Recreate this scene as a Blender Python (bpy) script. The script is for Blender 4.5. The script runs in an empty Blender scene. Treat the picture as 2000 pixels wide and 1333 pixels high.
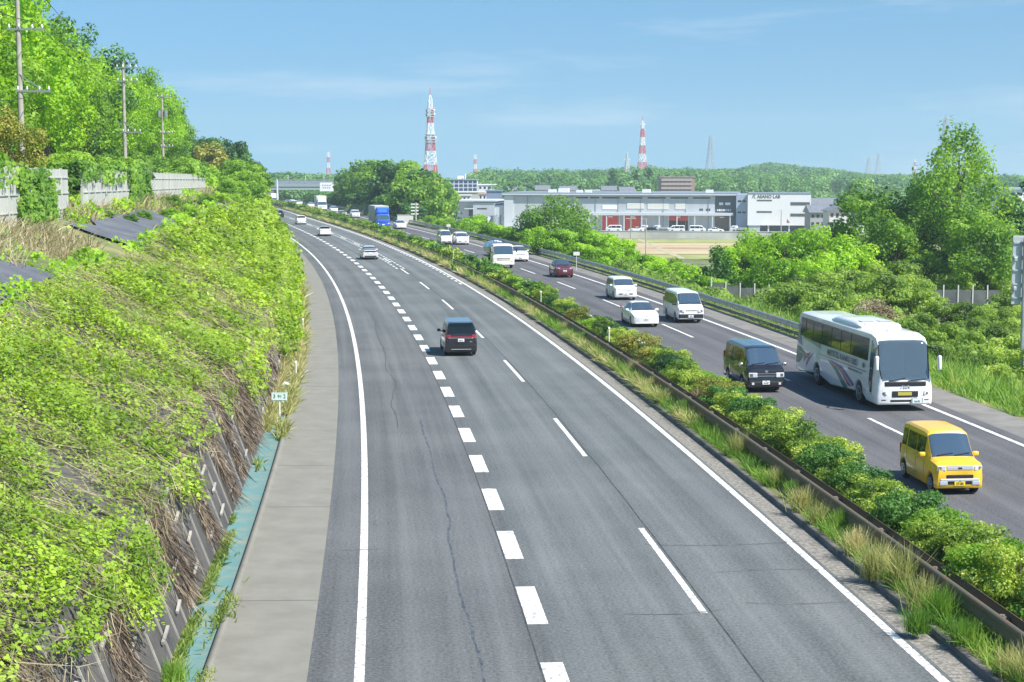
import bpy, bmesh, math
import numpy as np
from mathutils import Vector, Matrix

SC = bpy.context.scene
COL = SC.collection
R = math.radians

# ------------------------------------------------------------------ camera
CAM_H, FPX, YH = 9.7, 3170.0, 335.0
PITCH = math.atan((666.5 - YH) / FPX)
cam_d = bpy.data.cameras.new("camera")
cam_d.sensor_width = 36.0
cam_d.lens = FPX / 2000.0 * 36.0
cam_d.clip_start = 0.5
cam_d.clip_end = 9000
cam = bpy.data.objects.new("camera", cam_d)
COL.objects.link(cam)
cam.location = (0, 0, CAM_H)
cam.rotation_euler = (math.pi / 2 - PITCH, 0, 0)
SC.camera = cam

# ------------------------------------------------------------------ sun, sky, exposure
SUN_EL = R(51)
SUN_H = Vector((0.81, -0.586)).normalized()
SUN_DIR = Vector((SUN_H.x * math.cos(SUN_EL), SUN_H.y * math.cos(SUN_EL), math.sin(SUN_EL)))
SC.view_settings.view_transform = 'Standard'
SC.view_settings.look = 'None'
SC.view_settings.gamma = 1.0
SC.view_settings.use_curve_mapping = False
SC.view_settings.exposure = 0.9

sun_d = bpy.data.lights.new("sun", 'SUN')
sun_d.energy = 4.6
sun_d.angle = R(0.53)
sun_d.color = (1.0, 0.955, 0.88)
sun = bpy.data.objects.new("sun", sun_d)
COL.objects.link(sun)
sun.rotation_euler = (-SUN_DIR).to_track_quat('-Z', 'Y').to_euler()
sun.location = (40, -20, 60)

world = bpy.data.worlds.new("World")
SC.world = world
world.use_nodes = True
wn, wl = world.node_tree.nodes, world.node_tree.links
wn.clear()
w_out = wn.new('ShaderNodeOutputWorld')
w_bg = wn.new('ShaderNodeBackground')
w_bg.inputs['Strength'].default_value = 0.075
w_sky = wn.new('ShaderNodeTexSky')
w_sky.sky_type = 'NISHITA'
w_sky.sun_disc = False
w_sky.sun_elevation = SUN_EL
w_sky.sun_rotation = math.atan2(SUN_H.x, SUN_H.y)
w_sky.altitude = 50
w_sky.air_density = 0.9
w_sky.dust_density = 0.0
w_sky.ozone_density = 3.0
w_hsv = wn.new('ShaderNodeHueSaturation')
w_hsv.inputs['Hue'].default_value = 0.497
w_hsv.inputs['Saturation'].default_value = 1.25
w_hsv.inputs['Value'].default_value = 1.0
w_tc = wn.new('ShaderNodeTexCoord')
w_map = wn.new('ShaderNodeMapping')
w_map.inputs['Rotation'].default_value = (0, R(-7), 0)
w_map.inputs['Scale'].default_value = (3.2, 2.0, 26.0)
w_noise = wn.new('ShaderNodeTexNoise')
w_noise.inputs['Scale'].default_value = 1.7
w_noise.inputs['Detail'].default_value = 7
w_noise.inputs['Roughness'].default_value = 0.55
w_ramp = wn.new('ShaderNodeValToRGB')
w_ramp.color_ramp.elements[0].position = 0.545
w_ramp.color_ramp.elements[0].color = (0, 0, 0, 1)
w_ramp.color_ramp.elements[1].position = 0.78
w_ramp.color_ramp.elements[1].color = (0.5, 0.5, 0.5, 1)
w_mix = wn.new('ShaderNodeMix')
w_mix.data_type = 'RGBA'
w_mix.inputs[7].default_value = (6.2, 6.9, 7.6, 1)
w_tint = wn.new('ShaderNodeMix')
w_tint.data_type = 'RGBA'
w_tint.blend_type = 'MULTIPLY'
w_tint.inputs[0].default_value = 1.0
w_tint.inputs[7].default_value = (0.625, 0.745, 0.84, 1)
wl.new(w_tc.outputs['Generated'], w_map.inputs['Vector'])
wl.new(w_map.outputs['Vector'], w_noise.inputs['Vector'])
w_up = wn.new('ShaderNodeMapping')          # clear blue air: the sky keeps its colour low down
w_up.inputs['Location'].default_value = (0, 0, 0.08)
w_up.inputs['Scale'].default_value = (1, 1, 0.32)
wl.new(w_tc.outputs['Generated'], w_up.inputs['Vector'])
wl.new(w_up.outputs['Vector'], w_sky.inputs['Vector'])
wl.new(w_noise.outputs['Fac'], w_ramp.inputs['Fac'])
wl.new(w_sky.outputs['Color'], w_hsv.inputs['Color'])
wl.new(w_ramp.outputs['Color'], w_mix.inputs[0])
wl.new(w_hsv.outputs['Color'], w_tint.inputs[6])
wl.new(w_tint.outputs[2], w_mix.inputs[6])
wl.new(w_mix.outputs[2], w_bg.inputs['Color'])
wl.new(w_bg.outputs['Background'], w_out.inputs['Surface'])

SC.cycles.max_bounces = 6
SC.cycles.transparent_max_bounces = 6
SC.cycles.volume_bounces = 1
SC.cycles.use_denoising = True

# ------------------------------------------------------------------ helpers
rng = np.random.default_rng(11)


def sock(node, *names):
    for n in names:
        if n in node.inputs:
            return node.inputs[n]


def lin(r, g, b):
    """sRGB 0-255 of a surface's own colour -> linear"""
    f = lambda c: (c / 255 / 12.92) if c / 255 <= 0.04045 else ((c / 255 + 0.055) / 1.055) ** 2.4
    return (f(r), f(g), f(b))


MATS = {}


def mat(name, col, rough=0.8, col2=None, scale=4.0, detail=4.0, lo=0.35, hi=0.65, metal=0.0, coat=0.0,
        bump=0.0, bscale=None, spec=0.5, emit=None, stretch=None):
    """principled material whose colour wanders between col and col2 with noise"""
    if name in MATS:
        return MATS[name]
    m = bpy.data.materials.new(name)
    m.use_nodes = True
    nt = m.node_tree
    b = nt.nodes['Principled BSDF']
    b.inputs['Base Color'].default_value = (*col, 1)
    b.inputs['Roughness'].default_value = rough
    b.inputs['Metallic'].default_value = metal
    sock(b, 'Specular IOR Level', 'Specular').default_value = spec
    if coat:
        sock(b, 'Coat Weight').default_value = coat
        sock(b, 'Coat Roughness').default_value = 0.04
    if emit:
        sock(b, 'Emission Color').default_value = (*emit[0], 1)
        sock(b, 'Emission Strength').default_value = emit[1]
    tc = None
    if col2 is not None or bump:
        tc = nt.nodes.new('ShaderNodeTexCoord')
        vec = tc.outputs['Object']
        if stretch:
            mp = nt.nodes.new('ShaderNodeMapping')
            mp.inputs['Scale'].default_value = stretch
            nt.links.new(vec, mp.inputs['Vector'])
            vec = mp.outputs['Vector']
    if col2 is not None:
        n = nt.nodes.new('ShaderNodeTexNoise')
        n.inputs['Scale'].default_value = scale
        n.inputs['Detail'].default_value = detail
        n.inputs['Roughness'].default_value = 0.6
        r = nt.nodes.new('ShaderNodeValToRGB')
        r.color_ramp.elements[0].position = lo
        r.color_ramp.elements[1].position = hi
        r.color_ramp.elements[0].color = (*col, 1)
        r.color_ramp.elements[1].color = (*col2, 1)
        nt.links.new(vec, n.inputs['Vector'])
        nt.links.new(n.outputs['Fac'], r.inputs['Fac'])
        nt.links.new(r.outputs['Color'], b.inputs['Base Color'])
    if bump:
        n2 = nt.nodes.new('ShaderNodeTexNoise')
        n2.inputs['Scale'].default_value = bscale or scale * 4
        n2.inputs['Detail'].default_value = 5
        bp = nt.nodes.new('ShaderNodeBump')
        bp.inputs['Strength'].default_value = bump
        bp.inputs['Distance'].default_value = 0.05
        nt.links.new(vec, n2.inputs['Vector'])
        nt.links.new(n2.outputs['Fac'], bp.inputs['Height'])
        nt.links.new(bp.outputs['Normal'], b.inputs['Normal'])
    MATS[name] = m
    return m


def leaf_mat(name, cols, trans=0.35, rough=0.55, clump=0.35):
    """leaves: colour differs leaf by leaf, bough by bough and tree by tree; light passes through"""
    if name in MATS:
        return MATS[name]
    m = bpy.data.materials.new(name)
    m.use_nodes = True
    nt = m.node_tree
    nt.nodes.clear()
    out = nt.nodes.new('ShaderNodeOutputMaterial')
    geo = nt.nodes.new('ShaderNodeNewGeometry')
    oi = nt.nodes.new('ShaderNodeObjectInfo')
    no = nt.nodes.new('ShaderNodeTexNoise')
    no.inputs['Scale'].default_value = clump
    no.inputs['Detail'].default_value = 3
    nt.links.new(geo.outputs['Position'], no.inputs['Vector'])
    a = nt.nodes.new('ShaderNodeMath'); a.operation = 'MULTIPLY_ADD'
    a.inputs[1].default_value = 1.5
    a.inputs[2].default_value = -0.42
    nt.links.new(no.outputs['Fac'], a.inputs[0])
    b = nt.nodes.new('ShaderNodeMath'); b.operation = 'MULTIPLY_ADD'
    b.inputs[1].default_value = 0.28
    nt.links.new(geo.outputs['Random Per Island'], b.inputs[0])
    nt.links.new(a.outputs[0], b.inputs[2])
    c = nt.nodes.new('ShaderNodeMath'); c.operation = 'MULTIPLY_ADD'
    c.inputs[1].default_value = 0.32
    nt.links.new(oi.outputs['Random'], c.inputs[0])
    nt.links.new(b.outputs[0], c.inputs[2])
    d = nt.nodes.new('ShaderNodeMath'); d.operation = 'SUBTRACT'
    d.inputs[1].default_value = 0.16
    nt.links.new(c.outputs[0], d.inputs[0])
    ramp = nt.nodes.new('ShaderNodeValToRGB')
    cr = ramp.color_ramp
    cr.elements[0].position, cr.elements[0].color = 0.1, (*cols[0], 1)
    cr.elements[1].position, cr.elements[1].color = 0.95, (*cols[-1], 1)
    for i, cc in enumerate(cols[1:-1]):
        e = cr.elements.new(0.1 + 0.85 * (i + 1) / (len(cols) - 1))
        e.color = (*cc, 1)
    nt.links.new(d.outputs[0], ramp.inputs['Fac'])
    p = nt.nodes.new('ShaderNodeBsdfPrincipled')
    p.inputs['Roughness'].default_value = rough
    sock(p, 'Specular IOR Level', 'Specular').default_value = 0.35
    t = nt.nodes.new('ShaderNodeBsdfTranslucent')
    hs = nt.nodes.new('ShaderNodeHueSaturation')
    hs.inputs['Hue'].default_value = 0.485
    hs.inputs['Saturation'].default_value = 1.1
    hs.inputs['Value'].default_value = 1.85
    nt.links.new(ramp.outputs['Color'], hs.inputs['Color'])
    nt.links.new(hs.outputs['Color'], t.inputs['Color'])
    nt.links.new(ramp.outputs['Color'], p.inputs['Base Color'])
    mx = nt.nodes.new('ShaderNodeMixShader')
    mx.inputs[0].default_value = trans
    nt.links.new(p.outputs[0], mx.inputs[1])
    nt.links.new(t.outputs[0], mx.inputs[2])
    nt.links.new(mx.outputs[0], out.inputs['Surface'])
    MATS[name] = m
    return m


def link(name, me, m=None, parent=None, kind=None):
    o = bpy.data.objects.new(name, me)
    COL.objects.link(o)
    if m is not None and not me.materials:
        me.materials.append(m)
    if parent is not None:
        o.parent = parent
    if kind:
        o['kind'] = kind
    return o


def thing(name, label, cat, loc=(0, 0, 0), rz=0.0, group=None):
    o = bpy.data.objects.new(name, None)
    o.empty_display_size = 0.3
    COL.objects.link(o)
    o.location = loc
    o.rotation_euler = (0, 0, rz)
    return tag(o, label, cat, group)


def tag(o, label, cat, group=None):
    o['label'] = label
    o['category'] = cat
    if group:
        o['group'] = group
    return o


def copy_thing(o, loc=None, rz=None, label=None, group=None, scale=None):
    c = o.copy()
    COL.objects.link(c)
    for ch in o.children:
        k = ch.copy()
        COL.objects.link(k)
        k.parent = c
        for g in ch.children:
            h = g.copy()
            COL.objects.link(h)
            h.parent = k
    if loc is not None:
        c.location = loc
    if rz is not None:
        c.rotation_euler = (0, 0, rz)
    if scale is not None:
        c.scale = scale if hasattr(scale, '__len__') else (scale,) * 3
    if label:
        c['label'] = label
    if group:
        c['group'] = group
    return c


class MB:
    """collects faces into one mesh"""

    def __init__(s):
        s.v, s.f = [], []

    def add(s, vs, fs):
        n = len(s.v)
        s.v += [tuple(p) for p in vs]
        s.f += [tuple(i + n for i in f) for f in fs]

    def box(s, x0, x1, y0, y1, z0, z1, M=None):
        vs = [Vector((x, y, z)) for z in (z0, z1) for y in (y0, y1) for x in (x0, x1)]
        if M is not None:
            vs = [M @ v for v in vs]
        s.add(vs, [(0, 2, 3, 1), (4, 5, 7, 6), (0, 1, 5, 4), (2, 6, 7, 3), (0, 4, 6, 2), (1, 3, 7, 5)])

    def cbox(s, c, size, bev=0.0, M=None, seg=2):
        if bev <= 0:
            x, y, z = c
            a, b, d = (k / 2 for k in size)
            return s.box(x - a, x + a, y - b, y + b, z - d, z + d, M)
        bm = bmesh.new()
        bmesh.ops.create_cube(bm, size=1.0)
        for v in bm.verts:
            v.co = Vector((v.co.x * size[0], v.co.y * size[1], v.co.z * size[2]))
        bmesh.ops.bevel(bm, geom=list(bm.edges), offset=bev, segments=seg, affect='EDGES', profile=0.5)
        bm.verts.index_update()
        vs = [v.co + Vector(c) for v in bm.verts]
        if M is not None:
            vs = [M @ v for v in vs]
        s.add(vs, [[v.index for v in f.verts] for f in bm.faces])
        bm.free()

    def tube(s, pts, rad, n=8, caps=True):
        pts = [Vector(p) for p in pts]
        rr = rad if hasattr(rad, '__len__') else [rad] * len(pts)
        base = len(s.v)
        up = None
        for i, p in enumerate(pts):
            d = (pts[min(i + 1, len(pts) - 1)] - pts[max(i - 1, 0)]).normalized()
            a = Vector((0, 0, 1)) if abs(d.z) < 0.9 else Vector((1, 0, 0))
            if up is None:
                up = d.cross(a).normalized()
            up = (up - d * up.dot(d))
            up = up.normalized() if up.length > 1e-6 else d.cross(a).normalized()
            w = d.cross(up)
            for k in range(n):
                an = 2 * math.pi * k / n
                s.v.append(tuple(p + (up * math.cos(an) + w * math.sin(an)) * rr[i]))
        for i in range(len(pts) - 1):
            for k in range(n):
                k2 = (k + 1) % n
                s.f.append((base + i * n + k, base + i * n + k2, base + (i + 1) * n + k2, base + (i + 1) * n + k))
        if caps:
            s.f.append(tuple(base + k for k in range(n))[::-1])
            e = base + (len(pts) - 1) * n
            s.f.append(tuple(e + k for k in range(n)))

    def bar(s, a, b, w, h=None):
        """square bar between two points"""
        a, b = Vector(a), Vector(b)
        h = h or w
        d = (b - a).normalized()
        u = d.cross(Vector((0, 0, 1)))
        u = u.normalized() if u.length > 1e-4 else Vector((1, 0, 0))
        v = d.cross(u)
        vs = [p + u * i * w / 2 + v * j * h / 2 for p in (a, b) for i, j in ((-1, -1), (1, -1), (1, 1), (-1, 1))]
        s.add(vs, [(0, 1, 2, 3), (7, 6, 5, 4), (0, 4, 5, 1), (1, 5, 6, 2), (2, 6, 7, 3), (3, 7, 4, 0)])

    def poly(s, pts):
        s.add(pts, [tuple(range(len(pts)))])

    def prism(s, pts, off):
        """flat outline pushed out by the vector off"""
        n = len(pts)
        off = Vector(off)
        a = [Vector(p) for p in pts]
        b = [p + off for p in a]
        fs = [tuple(range(n))[::-1], tuple(range(n, 2 * n))]
        fs += [(i, (i + 1) % n, n + (i + 1) % n, n + i) for i in range(n)]
        s.add(a + b, fs)

    def mesh(s, name, smooth=None):
        me = bpy.data.meshes.new(name)
        me.from_pydata(s.v, [], s.f)
        me.update()
        if smooth:
            me.polygons.foreach_set('use_smooth', [True] * len(me.polygons))
            me.set_sharp_from_angle(angle=R(smooth))
        return me

    def build(s, name, m, parent=None, kind=None, smooth=None):
        return link(name, s.mesh(name, smooth), m, parent, kind)


def np_mesh(name, V, F, smooth=False):
    """mesh from arrays: V (n,3), F (m,k)"""
    me = bpy.data.meshes.new(name)
    V = np.ascontiguousarray(V, dtype=np.float32)
    F = np.ascontiguousarray(F, dtype=np.int32)
    k = F.shape[1]
    me.vertices.add(len(V))
    me.vertices.foreach_set('co', V.ravel())
    me.loops.add(F.size)
    me.loops.foreach_set('vertex_index', F.ravel())
    me.polygons.add(len(F))
    me.polygons.foreach_set('loop_start', np.arange(len(F), dtype=np.int32) * k)
    me.update(calc_edges=True)
    if smooth:
        me.polygons.foreach_set('use_smooth', [True] * len(F))
    return me


def vnoise(x, y, seed=0):
    """smooth value noise 0..1 on arrays"""
    x = np.asarray(x, float); y = np.asarray(y, float)
    xi = np.floor(x).astype(np.int64); yi = np.floor(y).astype(np.int64)
    fx = x - xi; fy = y - yi
    fx = fx * fx * (3 - 2 * fx); fy = fy * fy * (3 - 2 * fy)

    def h(a, b):
        n = (a * 374761393 + b * 668265263 + seed * 69069) & 0xffffffff
        n = ((n ^ (n >> 13)) * 1274126177) & 0xffffffff
        return ((n ^ (n >> 16)) & 0xffff) / 65535.0
    return (h(xi, yi) * (1 - fx) + h(xi + 1, yi) * fx) * (1 - fy) + (h(xi, yi + 1) * (1 - fx) + h(xi + 1, yi + 1) * fx) * fy


def fnoise(x, y, seed=0):
    return (vnoise(x, y, seed) + 0.5 * vnoise(2.1 * x + 7, 2.1 * y + 3, seed + 1) + 0.25 * vnoise(4.3 * x, 4.3 * y + 9, seed + 2)) / 1.75


def leaves(P, N, L, W, r=rng):
    """rhombic leaves at P facing N, length L, width W -> V, F"""
    n = len(P)
    N = N / (np.linalg.norm(N, axis=1, keepdims=True) + 1e-9)
    A = r.normal(size=(n, 3))
    T = np.cross(N, A)
    T /= np.linalg.norm(T, axis=1, keepdims=True) + 1e-9
    B = np.cross(N, T)
    L = np.broadcast_to(np.asarray(L, float), (n,))[:, None]
    W = np.broadcast_to(np.asarray(W, float), (n,))[:, None]
    V = np.stack([P - T * L / 2, P + B * W / 2 + N * L * 0.06, P + T * L / 2, P - B * W / 2 + N * L * 0.06], 1).reshape(-1, 3)
    F = np.arange(4 * n).reshape(n, 4)
    return V, F


def blades(P, D, L, W, r=rng):
    """grass blades rooted at P growing along D -> V, F (quads that taper and bend)"""
    n = len(P)
    D = D / (np.linalg.norm(D, axis=1, keepdims=True) + 1e-9)
    A = r.normal(size=(n, 3))
    S = np.cross(D, A)
    S /= np.linalg.norm(S, axis=1, keepdims=True) + 1e-9
    L = np.broadcast_to(np.asarray(L, float), (n,))[:, None]
    W = np.broadcast_to(np.asarray(W, float), (n,))[:, None]
    mid = P + D * L * 0.55
    hd = D.copy(); hd[:, 2] = 0
    tip = P + D * L * 0.95 + hd * L * 0.35
    V = np.stack([P - S * W / 2, P + S * W / 2, mid + S * W * 0.42, mid - S * W * 0.42, tip + S * W * 0.08, tip - S * W * 0.08], 1).reshape(-1, 3)
    i = np.arange(n)[:, None] * 6
    F = np.concatenate([i + np.array([[0, 1, 2, 3]]), i + np.array([[3, 2, 4, 5]])])
    return V, F


def join(parts):
    Vs, Fs, k = [], [], 0
    for V, F in parts:
        Vs.append(V); Fs.append(F + k); k += len(V)
    return np.concatenate(Vs), np.concatenate(Fs)


# ------------------------------------------------------------------ the alignment of the road
Q = (8.34252183e-10, -3.00000385e-07, -2.73721993e-04, -6.10745973e-02, 10.3601587)


def x0(t):
    """x of the left carriageway's right-hand edge line at distance t"""
    t = np.asarray(t, float)
    tt = np.clip(t, -80, 310)
    x = np.polyval(Q, tt)
    return x - 0.2178 * (t - tt)


def dx0(t):
    return (x0(np.asarray(t, float) + 0.5) - x0(np.asarray(t, float) - 0.5))


def zr(t):
    """the carriageways dip gently towards the far overbridge"""
    return -0.0125 * np.clip(np.asarray(t, float) - 450, 0, 200)


def rp(t, u, z=0.0):
    """point u metres right of the edge line at distance t"""
    t = np.asarray(t, float)
    s = dx0(t)
    n = np.sqrt(1 + s * s)
    return np.stack([x0(t) + u / n, t - u * s / n, zr(t) + z + 0 * t], -1)


def head(t):
    """heading (rotation about z of a thing whose +y looks along the road, away)"""
    return math.atan2(-float(dx0(t)), 1.0)


def at(px, py, d):
    """the point seen at pixel (px, py) of the photograph, d metres ahead"""
    v = (666.5 - py) / FPX
    u = (px - 1000) / FPX
    fy = math.cos(PITCH) + v * math.sin(PITCH)
    fz = -math.sin(PITCH) + v * math.cos(PITCH)
    k = d / fy
    return Vector((u * k, d, CAM_H + fz * k))


def ss(a, b, x):
    t = np.clip((np.asarray(x, float) - a) / (b - a), 0, 1)
    return t * t * (3 - 2 * t)


def ur(x, y):
    return (x - x0(y)) / np.sqrt(1 + dx0(y) ** 2)


CREST_T = [-100, 100, 130, 160, 200, 260, 500]
CREST_U = [21.3, 21.3, 20.2, 18.4, 16.9, 16.4, 16.2]
FENCE_A, FENCE_B = (-19.4, 53.0), (-28.6, 152.0)


WALL_U, WALL_H, WALL_F = 15.85, 2.6, 0.3      # retaining wall at the foot of the bank


def crest(t):
    return np.interp(t, CREST_T, CREST_U)


def fence_x(t):
    return FENCE_A[0] + (np.asarray(t, float) - FENCE_A[1]) * (FENCE_B[0] - FENCE_A[0]) / (FENCE_B[1] - FENCE_A[1])


def ground(x, y):
    """height of the land"""
    x = np.asarray(x, float); y = np.asarray(y, float)
    u = ur(x, y)
    c = crest(y)
    zt = np.interp(y, [55, 100], [5.75, 6.3]) + 0.25 * vnoise(y / 14, u / 9, 5)
    up = WALL_H * np.clip((-u - 14.9) / (WALL_U - 14.9), 0, 1) + (zt - WALL_H) * np.clip((-u - WALL_U) / (c - WALL_U), 0, 1)
    fu = np.maximum(c + 2, -ur(fence_x(y), y))
    berm = (7.6 - zt) * np.clip((-u - c) / np.maximum(fu - c, 1.0), 0, 1)
    hill = np.clip(-u - fu - 2.0, 0, 26) * 0.26 * (1 - ss(270, 330, y)) * ss(10, 45, y + 30)
    left = up + berm + hill - 3.5 * ss(330, 600, y)
    dep = -1.35 - 8.45 * ss(175, 335, y) * ss(20, 62, u)
    dep = np.where(y > 560, dep + 5.5 * ss(620, 900, y), dep)
    right = dep * ss(14.7, 20.5, u) 
    road = zr(y) * (1 - ss(30, 90, np.abs(u)))
    z = np.where(u < -14.9, left, np.where(u > 14.7, right, 0.0)) + road
    # far hills
    for hx, hy, sx, sy, hh in HILLS:
        z = z + hh * np.exp(-((x - hx) / sx) ** 2 - ((y - hy) / sy) ** 2)
    z = z + np.where((np.abs(u) > 16) & (y > 20), (fnoise(x / 9, y / 9, 3) - 0.5) * 0.7, 0)
    return z


HILLS = [(-27, 390, 13, 60, 3.0), (260, 1500, 110, 200, 11), (420, 1500, 200, 220, 5), (30, 1150, 120, 160, 2),
         (150, 1300, 90, 140, 3), (-90, 1300, 200, 200, 2), (700, 1600, 260, 260, 3), (-420, 1500, 260, 300, 3)]


def gz(x, y):
    return float(ground(np.array([x]), np.array([y]))[0])
# ------------------------------------------------------------------ land
def axis(*segs):
    out = []
    for a, b, st in segs:
        out += list(np.arange(a, b, st))
    return np.array(out + [segs[-1][1]])


ty = axis((-80, 20, 5), (20, 240, 1.5), (240, 640, 6), (640, 1800, 30), (1800, 2600, 100))
tx = np.unique(np.concatenate([axis((-1900, -400, 150), (-400, -90, 14), (-90, -36, 3), (-36, -10, 0.6)), np.array([-14.9, -14.75, -15.8, -15.85, -15.92]),
                               axis((-9, 14, 7), (14, 24, 0.8), (24, 80, 3), (80, 420, 12), (420, 1900, 150))]))
TT, UU = np.meshgrid(ty, tx, indexing='ij')
X = x0(TT) + UU * np.sqrt(1 + dx0(TT) ** 2)
Z = ground(X, TT)
inroad = (UU > -14.95) & (UU < 14.7)
Z = np.where(inroad, zr(TT) - 0.12, Z)
nt_, nu_ = TT.shape
idx = np.arange(nt_ * nu_).reshape(nt_, nu_)
F = np.stack([idx[:-1, :-1], idx[:-1, 1:], idx[1:, 1:], idx[1:, :-1]], -1).reshape(-1, 4)
m_soil = mat('soil_and_grass', lin(78, 98, 48), 0.95, lin(150, 142, 100), 0.25, 8, 0.42, 0.68, bump=0.4, bscale=3)
link('ground', np_mesh('ground', np.stack([X, TT, Z], -1).reshape(-1, 3), F, True), m_soil, kind='structure')


def ribbon(name, us, t0, t1, z, m, step=2.0, kind='structure', tstep=None, wob=None):
    """strip of road surface between offsets us (list of (u, z)) from t0 to t1, with a uv of (u, t)"""
    n = max(2, int((t1 - t0) / step) + 1)
    ts = np.linspace(t0, t1, n)
    us = [(a, z) if not hasattr(a, '__len__') else a for a in us]
    V = []
    for u, zz in us:
        uu = u + (wob(ts, u) if wob else 0)
        V.append(rp(ts, uu, zz))
    V = np.stack(V, 1)
    k = len(us)
    idx = np.arange(n * k).reshape(n, k)
    F = np.stack([idx[:-1, :-1], idx[:-1, 1:], idx[1:, 1:], idx[1:, :-1]], -1).reshape(-1, 4)
    me = np_mesh(name, V.reshape(-1, 3), F)
    uv = me.uv_layers.new(name='along')
    UVv = np.stack([np.broadcast_to(np.array([a for a, _ in us])[None, :], (n, k)), np.broadcast_to(ts[:, None], (n, k))], -1).reshape(-1, 2)
    uv.data.foreach_set('uv', UVv[F.ravel()].astype(np.float32).ravel())
    return link(name, me, m, kind=kind)


def asphalt(name, c1, c2, lanes, wear=0.16, tint=(1, 1, 1)):
    """grainy worn asphalt; tyres polish two bands in each lane (lanes: list of lane centres u)"""
    m = bpy.data.materials.new(name)
    m.use_nodes = True
    nt = m.node_tree
    N, L = nt.nodes, nt.links
    b = N['Principled BSDF']
    b.inputs['Roughness'].default_value = 0.82
    sock(b, 'Specular IOR Level', 'Specular').default_value = 0.3
    tc = N.new('ShaderNodeTexCoord')
    uv = N.new('ShaderNodeUVMap'); uv.uv_map = 'along'
    sx = N.new('ShaderNodeSeparateXYZ')
    L.new(uv.outputs[0], sx.inputs[0])

    def noise(scale, det, vec, st=None):
        n = N.new('ShaderNodeTexNoise')
        n.inputs['Scale'].default_value = scale
        n.inputs['Detail'].default_value = det
        n.inputs['Roughness'].default_value = 0.65
        if st:
            mp = N.new('ShaderNodeMapping')
            mp.inputs['Scale'].default_value = st
            L.new(vec, mp.inputs['Vector'])
            vec = mp.outputs[0]
        L.new(vec, n.inputs['Vector'])
        return n.outputs['Fac']

    def mth(op, a, bb, c=None):
        n = N.new('ShaderNodeMath'); n.operation = op
        for i, v in enumerate((a, bb, c)):
            if v is None:
                continue
            if isinstance(v, (int, float)):
                n.inputs[i].default_value = v
            else:
                L.new(v, n.inputs[i])
        return n.outputs[0]
    grain = noise(13.0, 5, tc.outputs['Object'])
    fine = noise(38.0, 3, tc.outputs['Object'])
    patch = noise(0.16, 5, tc.outputs['Object'])
    streak = noise(1.0, 5, uv.outputs[0], (1.6, 0.02, 1))
    f = mth('MULTIPLY_ADD', grain, 2.1, -1.1)
    f = mth('ADD', f, mth('MULTIPLY_ADD', fine, 1.5, -0.75))
    f = mth('ADD', f, mth('MULTIPLY_ADD', patch, 0.8, -0.4))
    f = mth('ADD', f, mth('MULTIPLY_ADD', streak, 1.2, -0.56))
    w = None
    for c in lanes:
        for s in (-0.8, 0.8):
            d = mth('SUBTRACT', sx.outputs[0], c + s)
            d = mth('MULTIPLY', d, d)
            g = mth('POWER', 2.718, mth('MULTIPLY', d, -7.0))
            w = g if w is None else mth('ADD', w, g)
    if w is not None:
        f = mth('ADD', f, mth('MULTIPLY', w, wear))
    r = N.new('ShaderNodeValToRGB')
    r.color_ramp.elements[0].position = 0.0
    r.color_ramp.elements[1].position = 0.9
    r.color_ramp.elements[0].color = (*c1, 1)
    r.color_ramp.elements[1].color = (*c2, 1)
    f = mth('ADD', f, 0.42)
    L.new(f, r.inputs['Fac'])
    L.new(r.outputs[0], b.inputs['Base Color'])
    bp = N.new('ShaderNodeBump')
    bp.inputs['Strength'].default_value = 0.25
    bp.inputs['Distance'].default_value = 0.02
    L.new(fine, bp.inputs['Height'])
    L.new(bp.outputs[0], b.inputs['Normal'])
    return m


m_asl = asphalt('asphalt_main', (0.06, 0.069, 0.07), (0.176, 0.188, 0.186), (-5.5, -1.8))
m_asa = asphalt('asphalt_auxiliary', (0.058, 0.062, 0.064), (0.168, 0.174, 0.174), (-9.2,))
m_asr = asphalt('asphalt_opposite', (0.052, 0.052, 0.055), (0.148, 0.147, 0.152), (6.7, 10.2))
m_conc = mat('shoulder_concrete', lin(112, 110, 101), 0.9, lin(136, 134, 125), 1.1, 12, 0.2, 0.85, bump=0.12, bscale=24)
m_conc2 = mat('shoulder_concrete_right', lin(104, 101, 96), 0.9, lin(130, 127, 121), 0.8, 8, 0.3, 0.7, bump=0.15, bscale=9)
m_curb = mat('kerb_concrete', lin(82, 80, 78), 0.9, lin(128, 124, 116), 1.3, 6, 0.35, 0.7, bump=0.3, bscale=8)
m_grav = mat('gutter_grit', lin(96, 93, 87), 0.95, lin(158, 153, 143), 9.0, 8, 0.35, 0.7, bump=0.5, bscale=22)
m_white = mat('road_paint', lin(150, 151, 149), 0.7, lin(226, 226, 222), 7.0, 10, 0.40, 0.52, bump=0.1, bscale=30)
m_teal = mat('channel_teal', lin(86, 124, 125), 0.9, lin(124, 130, 116), 1.6, 9, 0.45, 0.72, bump=0.15)
m_crack = mat('crack_seal', lin(58, 63, 72), 0.7, lin(108, 112, 116), 3.0, 8, 0.4, 0.75)
m_seam = mat('asphalt_seam', lin(44, 47, 48), 0.9, lin(74, 76, 77), 2.5, 5, 0.35, 0.65)

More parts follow.
